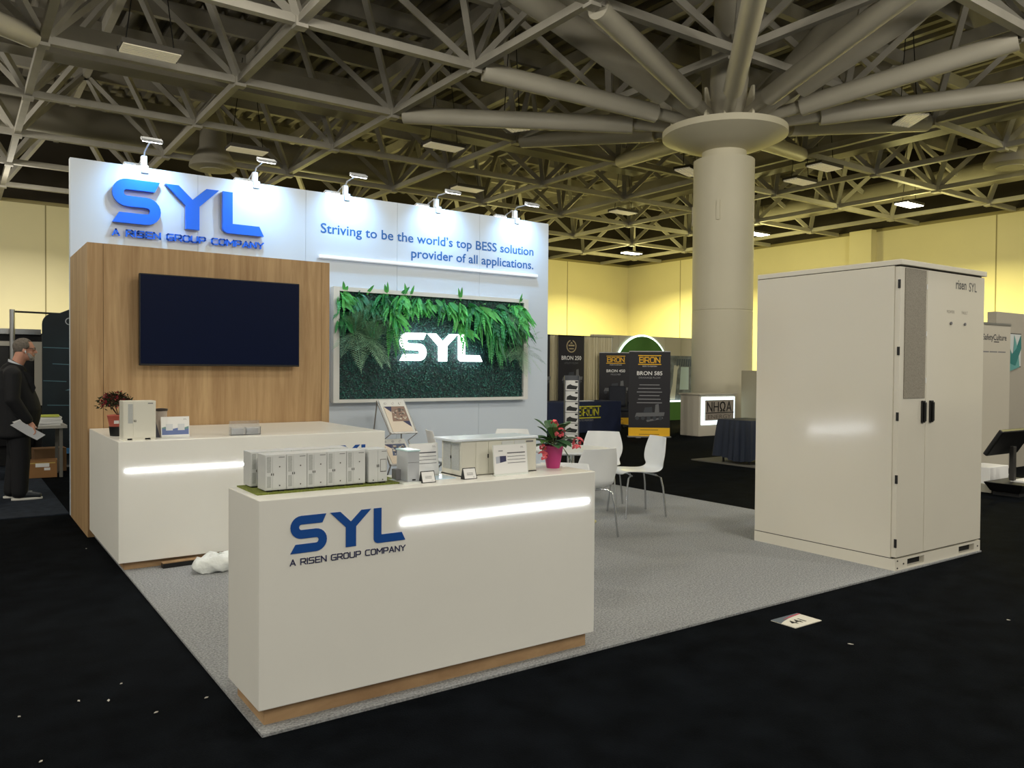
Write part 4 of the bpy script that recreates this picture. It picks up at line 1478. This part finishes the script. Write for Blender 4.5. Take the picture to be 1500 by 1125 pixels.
t = thing('reception_desk', 'white reception desk with a backlit grey sign in front of the column', 'desk', (14.6, 12.8, 0))
MB(t.location).box(13.98, 15.23, 12.5, 13.07, 0, .95).build('body', mat('desk white', (196, 190, 176), .5), t, bevel=.01)
MB(t.location).box(13.95, 15.26, 12.46, 13.1, .95, .985).build('top', mat('desk white', (196, 190, 176)), t, bevel=.005)
MB(t.location).box(14.05, 15.20, 12.485, 12.5, .26, .90).build('backlight', mat('desk backlight', (226, 246, 250), .4, emit=1.8), t)
sg = MB(t.location).box(14.15, 15.12, 12.45, 12.48, .36, .83).build('sign_plate', mat('sign taupe', (150, 142, 132), .6), t)
b = MB(t.location)
hh = .20
strokes(b, 'NHWA', face_front(14.21, 12.45, .575), hh, .030, .006, .34, .94)
b.prism([(0, 0), (.97, 0), (.97, .02), (0, .02)], face_front(14.15, 12.45, .525), .006)
xm = max(v.x for v in b.v[:-8])
b.build('sign_letters', mat('sign dark', (36, 34, 34), .5), sg, merge=False)
b = MB(t.location)
text(b, 'ENERGY', face_front(14.21, 12.45, .40), .09, .003, wscale=1.7)
b.build('sign_line', mat('sign brown', (84, 76, 70), .5), sg)

o = MB().box(15.32, 16.05, 11.6, 12.4, 0, 1.52)
t = thing('plain_kiosk', 'plain grey-beige kiosk box behind the navy draped table', 'kiosk', (15.7, 12.0, 0))
MB(t.location).box(15.32, 16.05, 11.6, 12.4, 0, 1.52).build('body', mat('kiosk beige', (164, 158, 136), .6), t, bevel=.01)
MB(t.location).box(15.55, 16.03, 11.585, 11.6, .1, 1.3).build('door', mat('kiosk door', (172, 160, 138), .6), t)
# draped table on low platform
M_navy2 = mat('navy satin cloth', (14, 28, 50), .6, noise=.1, nscale=4)
o = MB().box(10.18, 11.9, 7.2, 9.26, 0, .02).build('low_platform', mat('platform grey', (96, 94, 88), .7))
tag(o, 'thin grey platform sheet on the black floor under the navy draped table', 'platform')
t = thing('draped_table', 'small table under a hanging navy cloth, left of the tall cabinet', 'table', (10.62, 8.45, .02))
b = MB()
N = 96
ring = []
for k in range(N):
    a = 2 * pi * k / N
    ca, sa = cos(a), sin(a)
    s = 1 / max(abs(ca), abs(sa))
    ring.append((ca * s, sa * s))
levels = [(.70, .34, 0), (.66, .352, .004), (.40, .375, .014), (.07, .395, .024)]
vs, fs = [], []
for z, s_, am in levels:
    for k, (x, y) in enumerate(ring):
        q = s_ + am * sin(k * 1.4) + am * .6 * sin(k * .55)
        vs.append((x * q, y * q * .95, z + (.03 * sin(k * .21) if z < .1 else 0)))
for i in range(3):
    for k in range(N):
        k2 = (k + 1) % N
        fs.append((i * N + k, i * N + k2, (i + 1) * N + k2, (i + 1) * N + k))
fs.append(tuple(range(N)))
b._add(vs, fs).build('cloth', M_navy2, t, smooth=True)
for sx in (-1, 1):
    for sy in (-1, 1):
        MB().tube((sx * .28, sy * .26, 0), (sx * .28, sy * .26, .69), .018, n=8).build('leg', M_black, t)
MB().box(-.30, .30, -.28, .28, .12, .15).build('shelf', M_black, t)
# ================================================================== RIGHT EDGE BOOTH
M_grw = mat('grey booth panel', (168, 162, 150), .6)
t = thing('booth_wall', 'grey booth wall with a teal leaf picture at the right edge', 'exhibition wall', (14.2, 5.85, 0))
MB(t.location).box(13.17, 15.6, 5.82, 5.95, 0, 2.45).build('panel', M_grw, t)
MB(t.location).box(12.4, 13.17, 5.90, 6.0, 0, 2.22).build('low_panel', mat('slat beige', (176, 166, 148), .6), t)
for k in range(7):
    MB(t.location).box(12.46 + k * .1, 12.51 + k * .1, 5.885, 5.90, .1, 2.12).build('slat', M_nw, t)
b = MB(t.location)
b.prism([(0, 0), (.62, 0), (.62, .53), (0, .53)], face_front(13.38, 5.82, 1.60), .012, 1)
b.prism([(.012, .012), (.608, .012), (.608, .518), (.012, .518)], face_front(13.38, 5.806, 1.60), .002, 0)
for pts_, mi in (([(-.1, .05), (.15, -.08), (.55, .0), (.50, .25), (.36, .5), (.33, .22), (.22, .15), (.12, .5), (.0, .42), (-.05, .2)], 2), ([(.02, .1), (.4, .02), (.6, .3), (.58, .5), (.44, .3), (.28, .2), (.1, .44)], 3)):
    b.prism(pts_, face_front(13.38, 5.80, 1.60), .003 if mi == 2 else .005, mi)
b.build('leaf_picture', [mat('picture pale', (200, 205, 205), .5), M_dark, mat('leaf teal light', (96, 158, 156), .5), mat('leaf teal', (38, 118, 118), .5)], t)

t = thing('banner_stand', 'white roll-up banner with dark writing right of the tall cabinet', 'banner', (11.85, 5.21, 0), -.05)
MB().box(-0.5995, 0.327, -0.00327, 0.00327, 0.0872, 2.169).build('banner', mat('banner pale', (190, 184, 170), 0.5995), t)
MB().box(-0.5995, 0.327, -0.01308, 0.01308, 2.164, 2.191).build('top_rail', M_alu, t)
MB().box(-0.6213, 0.3488, -0.0981, 0.0981, 0, 0.0872).build('base', M_alu, t)
b = MB()
text(b, 'SafetyCulture', face_front(-0.40, -0.00327, 1.955), 0.080, 0.00109, bold=0.02)
xm = max(v.x for v in b.v)
for v in b.v:
    v.x = -0.40 + (v.x + 0.40) * 0.62 / (xm + 0.40)
b.prism([(0, 0), (0.1308, 0), (0.1308, 0.01308), (0, 0.01308)], face_front(-0.109, -0.00327, 1.924), 0.00109)
b.build('writing', mat('banner writing', (52, 52, 58), 0.654), t)
b = MB()
for x0, x1 in ((-.42, -.24), (-.22, -.02), (.0, .20)):
    b.prism([(x0, 0), (x1, 0), (x1, .016), (x0, .016)], face_front(0, -.0033, 1.785), .001)
b.build('small_writing', M_grey, t)

# dark exhibit at the right edge
t = thing('tilted_monitor', 'black tilted monitor on a post with a tray at the right edge of the picture', 'monitor', (10.65, 4.49, 0))
Mt = Matrix.Translation((.0, .05, .66)) @ Matrix.Rotation(.55, 4, 'X')
MB().obox(Mt, .82, .06, .36).build('screen_back', M_black, t, bevel=.015)
MB().box(.04, .11, .0, .06, .18, .60).build('post', mat('dark metal', (52, 50, 48), .5), t, bevel=.01)
MB()._add([(-.20, -.2, .16), (.6, -.2, .16), (.6, .25, .16), (-.20, .25, .16), (-.13, -.14, .05), (.55, -.14, .05), (.55, .2, .05), (-.13, .2, .05)], [(0, 1, 2, 3), (4, 7, 6, 5), (0, 4, 5, 1), (1, 5, 6, 2), (2, 6, 7, 3), (3, 7, 4, 0)]).build('tray', M_black, t, bevel=.01)
MB().box(-.1, .5, -.12, .18, 0, .05).build('base', M_dark, t)
o = MB().box(10.72, 11.2, 4.35, 4.54, .161, .18).build('paper_stack', M_paper)
tag(o, 'white paper lying in the black tray at the right edge', 'paper')
t = thing('carton', 'white carton on a pale base beside the black tilted monitor', 'box', (11.05, 4.93, 0))
MB().box(-.35, .16, -.16, .16, .10, .31).build('box', M_paper, t, bevel=.008)
MB().box(-.4, .35, -.2, .2, 0, .10).build('base', mat('pale base', (170, 166, 150), .6), t)

# ================================================================== LEFT BACKGROUND
M_blk = mat('black fabric wall', (18, 19, 22), .85)
t = thing('curved_backdrop', 'dark teal fabric backdrop with a rounded corner left of the oak cabinet', 'backdrop', (1.9, 13.6, 0))
P = [(0, 0), (2.0, 0), (2.0, 2.42), (.42, 2.36)] + arc(.17, 2.10, .17, 75, 180, 8)
MB().prism([(p[0] - .81, p[1]) for p in P], face_front(0, .03, .02), .06).build('fabric', mat('dark teal fabric', (12, 26, 34), .8, noise=.6, nscale=1.2), t)
MB().box(-.8, 1.2, -.05, .07, 0, .03).build('foot', M_alu, t)
b = MB()
for z, x0, x1 in ((1.77, .0, .5), (1.53, .12, .38), (1.28, .0, .3), (.92, .05, .5)):
    b.prism([(x0 - .8, z), (x1 - .8, z - .012), (x1 - .8, z), (x0 - .8, z + .012)], face_front(0, -.03, 0), .002)
b.prism([(.28 - .8, 1.14), (.55 - .8, 1.14), (.55 - .8, 1.25)], face_front(0, -.03, 0), .002)
b.build('print_line', mat('teal print', (70, 104, 118), .7), t)
b = MB()
for a, c in zip(arc(-.46, 2.17, .055, 40, 320, 14), arc(-.46, 2.17, .055, 40, 320, 14)[1:]):
    b.prism([a, c, (-.46 + (c[0] + .46) * .78, 2.17 + (c[1] - 2.17) * .78), (-.46 + (a[0] + .46) * .78, 2.17 + (a[1] - 2.17) * .78)], face_front(0, -.03, 0), .002)
b.build('print_letter', mat('print silver', (160, 165, 170), .6), t)
MB().box(-.70, .2, -.055, -.03, .2, .28).build('blue_strip', mat('blue strip', (50, 112, 160), .6), t)

t = thing('black_booth_wall', 'black booth wall framed in pale rails behind the man', 'exhibition wall', (.3, 14.2, 0))
MB(t.location).box(-2.5, 1.9, 14.2, 14.28, 0, 2.0).build('panel', M_blk, t)
MB(t.location).box(-2.5, 1.12, 14.16, 14.2, 1.98, 2.06).build('top_rail', M_alu, t)
M_sil = mat('silver profile', (176, 172, 162), .5, metal=.2)
MB(t.location).box(-2.5, 1.13, 14.13, 14.2, 1.80, 1.87).box(1.03, 1.13, 14.13, 14.2, .9, 1.80).build('inner_frame', M_sil, t)
MB(t.location).box(-2.5, 1.02, 14.14, 14.2, .3, 1.79).build('screen', mat('black screen', (10, 10, 14), .3), t)
t = thing('banner_pole', 'silver pole with a thin crossbar above the black booth wall', 'pole', (.74, 14.02, 0))
MB().tube((0, 0, 0), (0, 0, 2.34), .035, n=14).build('pole', M_alu, t, smooth=True)
MB().tube((0, 0, 2.31), (1.1, .05, 2.30), .014, n=8).build('crossbar', M_dark, t)

t = thing('trestle_table', 'grey table with tall metal legs behind the man in the suit', 'table', (.85, 12.55, .01))
MB().box(-.5, .42, -.32, .3, .66, .70).build('top', mat('table top grey', (180, 178, 172), .5), t)
for x in (-.45, .35):
    for y in (-.27, .25):
        MB().box(x - .02, x + .02, y - .02, y + .02, 0, .66).build('leg', mat('dull steel', (116, 114, 108), .5), t)
rg = random.Random(9)
for k in range(6):
    dx, dy, a = rg.uniform(-.02, .02), rg.uniform(-.02, .02), rg.uniform(-.06, .06)
    o = MB().box(-.17, .17, -.12, .12, 0, .022).build('paper_stack', M_paper if k < 5 else mat('lime leaflet', (206, 214, 96), .6))
    o.location = (1.03 + dx, 12.38 + dy, .71 + k * .0225)
    o.rotation_euler[2] = a
    tag(o, 'lime green leaflet pack topping the paper pile on the table behind the man' if k == 5 else 'white paper ream in the pile on the table behind the man', 'paper', 'paper pile on the trestle table')
t = thing('thin_stand', 'slim silver stand rising behind the paper pile', 'stand', (.78, 13.05, .01))
MB().tube((0, 0, 0), (0, 0, .95), .014, n=8).build('pole', M_alu, t)
MB().box(-.09, .02, -.05, .05, .95, .97).build('shelf', M_alu, t)
MB().box(-.12, .12, -.1, .1, 0, .015).build('foot', M_alu, t)
M_card = mat('cardboard', (150, 108, 66), .8, noise=.08, nscale=5)
t = thing('cardboard_box', 'brown cardboard box with white labels under the table', 'box', (1.0, 12.45, .01), -.1)
MB().box(-.17, .17, -.15, .13, 0, .23).build('carton', M_card, t, bevel=.004)
MB().box(-.16, .15, -.152, -.149, .19, .205).build('tape', mat('yellow tape', (196, 166, 90), .5), t)
MB().box(-.08, .08, -.153, -.15, .145, .195).box(.02, .09, -.153, -.15, .10, .135).build('label', M_paper, t)
MB()._add([(-.17, -.15, 0), (-.21, -.13, 0), (-.17, -.14, .19), (-.175, -.13, .19)], [(0, 1, 3, 2)]).build('flap', M_paper, t)
t = thing('cardboard_box', 'shade-darkened brown cardboard box behind the labelled one under the table', 'box', (1.13, 13.1, .01), .05)
MB().box(-.2, .2, -.14, .14, 0, .33).build('carton', mat('cardboard shaded', (118, 88, 58), .8), t, bevel=.004)  # darker cardboard copy; the shade under the table is in its colour
# chair edge at far left behind the man
t = thing('white_armchair', 'white rounded chair at the left picture edge behind the man', 'chair', (-.15, 12.9, .01))
MB().box(-.35, .22, -.3, .3, .36, .46).build('seat', mat('chair pale', (206, 202, 194), .5), t, bevel=.04)
MB().box(-.35, .22, .22, .32, .46, .80).build('backrest', mat('chair pale', (206, 202, 194)), t, bevel=.04)
for x in (-.3, .17):
    for y in (-.25, .25):
        MB().tube((x, y, 0), (x, y, .37), .015, n=8).build('leg', M_black, t)

# ================================================================== MAN IN THE SUIT
def remesh(mb, vox, name, m, parent, smooth_it=6, rep=None):
    me = mb.mesh(name, False)
    o = bpy.data.objects.new(name, me)
    COL.objects.link(o)
    r = o.modifiers.new('r', 'REMESH')
    r.mode = 'VOXEL'
    r.voxel_size = vox
    s = o.modifiers.new('s', 'SMOOTH')
    s.iterations = smooth_it
    s.factor = .5
    dg = bpy.context.evaluated_depsgraph_get()
    m2 = bpy.data.meshes.new_from_object(o.evaluated_get(dg))
    o.modifiers.clear()
    o.data = m2
    m2.materials.clear()
    m2.materials.append(m)
    m2.polygons.foreach_set('use_smooth', [True] * len(m2.polygons))
    o.parent = parent
    return o


man = thing('person', 'man in a dark suit and glasses holding white papers, walking at the left edge', 'person', (.62, 10.5, .01), -.06)
man.scale = (.985, .985, .975)
M_skin = mat('skin', (205, 150, 128), .55)
M_suit = mat('black suit cloth', (10, 12, 19), .8, noise=.15, nscale=8)
M_hair = mat('grey hair', (112, 104, 96), .8, noise=.35, nscale=60)
HX, HZ = .055, 1.715          # head centre
b = MB()
b.ball((HX - .012, 0, HZ + .03), .100, .078, .098, 14)
b.ball((HX + .02, 0, HZ - .045), .072, .064, .082, 12)
b.ball((HX + .06, 0, HZ - .095), .035, .040, .032, 10)
b.ball((HX + .055, 0, HZ + .015), .042, .058, .055, 10)
b.limb([(HX + .088, 0, HZ + .012), (HX + .112, 0, HZ - .028)], [.009, .014])      # nose
b.ball((HX + .098, .012, HZ - .032), .009, n=6).ball((HX + .098, -.012, HZ - .032), .009, n=6)
b.limb([(HX + .078, -.022, HZ + .028), (HX + .084, .022, HZ + .028)], [.016, .016])   # brow
b.limb([(HX + .084, -.018, HZ - .064), (HX + .092, 0, HZ - .064), (HX + .084, .018, HZ - .064)], [.008, .010, .008])
for s in (-1, 1):
    b.ball((HX - .005, s * .079, HZ - .012), .018, .009, .030, 8)
b.limb([(HX - .03, 0, HZ - .05), (-.02, 0, 1.55), (-.045, 0, 1.47)], [.068, .064, .066])
b.limb([(-.05, 0, 1.40), (-.03, 0, 1.25), (0, 0, 1.02), (-.02, 0, .92)], [.10, .14, .15, .14])
for s in (-1, 1):
    b.limb([(-.06, s * .10, 1.43), (-.06, s * .20, 1.42)], [.065, .06])
    b.limb([(0, s * .09, .92), (-.01 if s > 0 else .02, s * .10, .50), (-.08 if s > 0 else -.01, s * .10, .10)], [.09, .065, .045])
    b.limb([(-.08 if s > 0 else -.01, s * .10, .09), (.03 if s > 0 else .12, s * .11, .05)], [.042, .035])
# near (right) arm, -Y side
ar = [(-.06, -.22, 1.43), (-.06, -.30, 1.14), (.09, -.27, .90)]
b.limb(ar, [.055, .045, .028])
al = [(-.06, .22, 1.43), (-.08, .29, 1.14), (.05, .27, .90)]
b.limb(al, [.055, .045, .028])


def hand(b, wr, s):
    wx, wy, wz = wr
    pm = Vector((wx + .035, wy, wz - .055))
    b.limb([wr, (wx + .02, wy, wz - .03), pm], [.027, .030, .031])
    for k, L in enumerate((.070, .078, .073, .058)):
        y = wy + (-.033 + .022 * k)
        r_ = .0092
        k0 = Vector((pm.x + .010, y, pm.z - .018))
        k1 = k0 + Vector((.022, 0, -.5)).normalized() * L * .5
        k1 = k0 + Vector((.45, 0, -.85)).normalized() * L * .52
        k2 = k1 + Vector((-.15, .0, -1)).normalized() * L * .34
        k3 = k2 + Vector((-.75, 0, -.65)).normalized() * L * .28
        b.limb([pm + Vector((0, y - wy, 0)) * .7, k0, k1, k2, k3], [.012, .0105, .0098, .0092, .008], 8)
    t0 = Vector((wx + .015, wy - s * .026, wz - .035))
    t1 = t0 + Vector((.035, -s * .018, -.020))
    t2 = t1 + Vector((.026, s * .004, -.020))
    b.limb([t0, t1, t2], [.013, .011, .009], 8)


hand(b, ar[2], -1)
hand(b, al[2], 1)
body = remesh(b, .0065, 'body', M_skin, man, 4)
# shirt collar
b = MB()
b.lathe([(.080, 0), (.077, .032), (.072, .032), (.074, 0)], (-.03, 0, 1.535), 24)
for v in b.v:
    v.z -= (v.x + .03) * .55
b.build('shirt_collar', mat('white shirt', (214, 218, 226), .6), man, smooth=True)
b = MB()
b._add([(.03, -.045, 1.515), (.03, .045, 1.515), (.115, .012, 1.36), (.115, -.012, 1.36)], [(0, 1, 2, 3)])
b.build('shirt_front', mat('white shirt', (214, 218, 226)), man)
# jacket
b = MB()
KEY = [(1.46, -.07, .135, .19), (1.38, -.065, .17, .215), (1.27, -.055, .20, .228), (1.15, -.03, .222, .232), (1.03, -.015, .235, .235), (.92, -.02, .228, .235), (.80, -.035, .212, .232), (.72, -.04, .205, .228)]
for (za, ca, xa, ya), (zb, cb_, xb, yb) in zip(KEY, KEY[1:]):
    for k in range(6):
        u = k / 6
        b.ball((ca + (cb_ - ca) * u, 0, za + (zb - za) * u), xa + (xb - xa) * u, ya + (yb - ya) * u, .05, 14)
b.limb([(-.05, 0, 1.515), (-.06, 0, 1.44)], [.088, .14])
for s in (-1, 1):
    b.limb([(-.07, s * .14, 1.455), (-.07, s * .225, 1.425)], [.085, .088])
    b.limb([(-.065, s * .23, 1.42), (-.065 if s < 0 else -.085, s * .305, 1.15), (.075 if s < 0 else .035, s * .275, .925)], [.090, .076, .056])
jk = remesh(b, .011, 'jacket', M_suit, man, 5)
for s in (-1,):
    MB().tube((.072, s * .275, .93), (.092, s * .272, .898), .045, .043, n=18).build('shirt_cuff', mat('white shirt', (214, 218, 226)), man, smooth=True)
    MB().prism([(.02, 1.50), (.10, 1.43), (.16, 1.28), (.13, 1.20), (.07, 1.36)], Matrix(((1, 0, 0, 0), (0, 0, -1, -.10), (0, 1, 0, 0), (0, 0, 0, 1))), .02).build('lapel', M_suit, man)
# trousers
b = MB()
b.ball((-.01, 0, .90), .19, .19, .13, 12)
for s in (-1, 1):
    fx = .02 if s < 0 else -.06
    b.limb([(-.01, s * .09, .88), (.01 if s < 0 else -.03, s * .105, .50), (fx - .02, s * .105, .09)], [.125, .098, .082])
remesh(b, .011, 'trousers', M_suit, man, 4)
# shoes
for s in (-1, 1):
    fx = .02 if s < 0 else -.06
    b = MB()
    b.limb([(fx - .055, s * .105, .062), (fx + .06, s * .108, .055), (fx + .165, s * .115, .043)], [.042, .046, .032])
    b.limb([(fx - .04, s * .105, .09), (fx, s * .105, .085)], [.042, .046])
    sh = remesh(b, .007, 'shoe', mat('dark sneaker', (30, 36, 44), .5), man, 3)
    for v in sh.data.vertices:
        v.co.z = max(v.co.z, .02)
    so = []
    for k in range(26):
        a = 2 * pi * k / 26
        so.append((fx + .05 + .155 * cos(a), s * .11 + (.046 - .006 * cos(a)) * sin(a)))
    MB().prism(so, Matrix.Translation((0, 0, .0)), .026).build('sole', mat('white sole', (226, 224, 218), .6), sh, bevel=.006)
    MB().box(fx + .045, fx + .10, s * .108 - .022, s * .108 + .022, .088, .096).build('laces', M_paper if False else mat('lace grey', (150, 154, 160), .7), sh)
# hair, beard, glasses, earbud
b = MB()
b.ball((HX - .018, 0, HZ + .038), .104, .083, .099, 20)
vs = []
hm = b.mesh('hair', False)
bm = bmesh.new()
bm.from_mesh(hm)
kill = [v for v in bm.verts if (v.co.z < HZ - .055 + .75 * max(0, v.co.x - HX + .045)) or (v.co.x > HX + .045 and v.co.z < HZ + .085)]
bmesh.ops.delete(bm, geom=kill, context='VERTS')
bm.to_mesh(hm)
bm.free()
hm.materials.append(M_hair)
hm.polygons.foreach_set('use_smooth', [True] * len(hm.polygons))
ho = bpy.data.objects.new('hair', hm)
COL.objects.link(ho)
ho.parent = man
md = ho.modifiers.new('so', 'SOLIDIFY')
md.thickness = .010
b = MB()
b.ball((HX + .062, 0, HZ - .098), .038, .042, .036, 10)
b.limb([(HX + .035, -.058, HZ - .05), (HX + .058, -.045, HZ - .085)], [.016, .022])
b.limb([(HX + .035, .058, HZ - .05), (HX + .058, .045, HZ - .085)], [.016, .022])
b.limb([(HX + .083, -.028, HZ - .052), (HX + .097, 0, HZ - .048), (HX + .083, .028, HZ - .052)], [.008, .009, .008])
remesh(b, .006, 'beard', mat('grey beard', (168, 160, 152), .85, noise=.3, nscale=120), man, 2)
b = MB()
for s in (-1, 1):
    c = Vector((HX + .098, s * .032, HZ + .012))
    rg_ = [c + Vector((-.012 * abs(cos(a)) * 0, .024 * cos(a), .017 * sin(a))) for a in [2 * pi * k / 16 for k in range(17)]]
    b.path(rg_, .0028, 6)
    b.path([(HX + .096, s * .056, HZ + .018), (HX + .05, s * .080, HZ + .018), (HX - .01, s * .086, HZ + .012)], .003, 6)
b.path([(HX + .099, -.009, HZ + .016), (HX + .104, 0, HZ + .018), (HX + .099, .009, HZ + .016)], .003, 6)
b.build('glasses', mat('brown glasses', (52, 30, 26), .4), man)
for s in (-1, 1):
    MB().ball((HX + .084, s * .030, HZ + .010), .010, n=8).build('eye', mat('eye white', (225, 222, 216), .3), man, smooth=True)
MB().limb([(HX + .004, -.090, HZ - .018), (HX + .008, -.092, HZ - .040)], [.008, .004]).build('earbud', M_paper, man, smooth=True)
# papers in hand
t = thing('paper_sheets', 'white folded papers held in the hand of the man in the suit', 'paper', (.735, 10.22, .80), 0)
b = MB()
b._add([(-.22, -.02, .06), (-.13, -.03, .105), (.02, -.03, -.0), (-.06, -.02, -.06)], [(0, 1, 2, 3)])
b._add([(-.06, -.02, -.06), (.02, -.03, -.0), (.11, -.035, -.06), (.03, -.025, -.115)], [(0, 1, 2, 3)])
o = b.build('sheet', mat('grey-white paper', (206, 208, 214), .7), t)
md = o.modifiers.new('so', 'SOLIDIFY')
md.thickness = .004
b = MB()
b._add([(-.20, .0, .09), (-.11, -.01, .125), (.03, -.005, .03), (-.05, .0, -.03)], [(0, 1, 2, 3)])
o = b.build('sheet', M_paper, t)
md = o.modifiers.new('so', 'SOLIDIFY')
md.thickness = .003
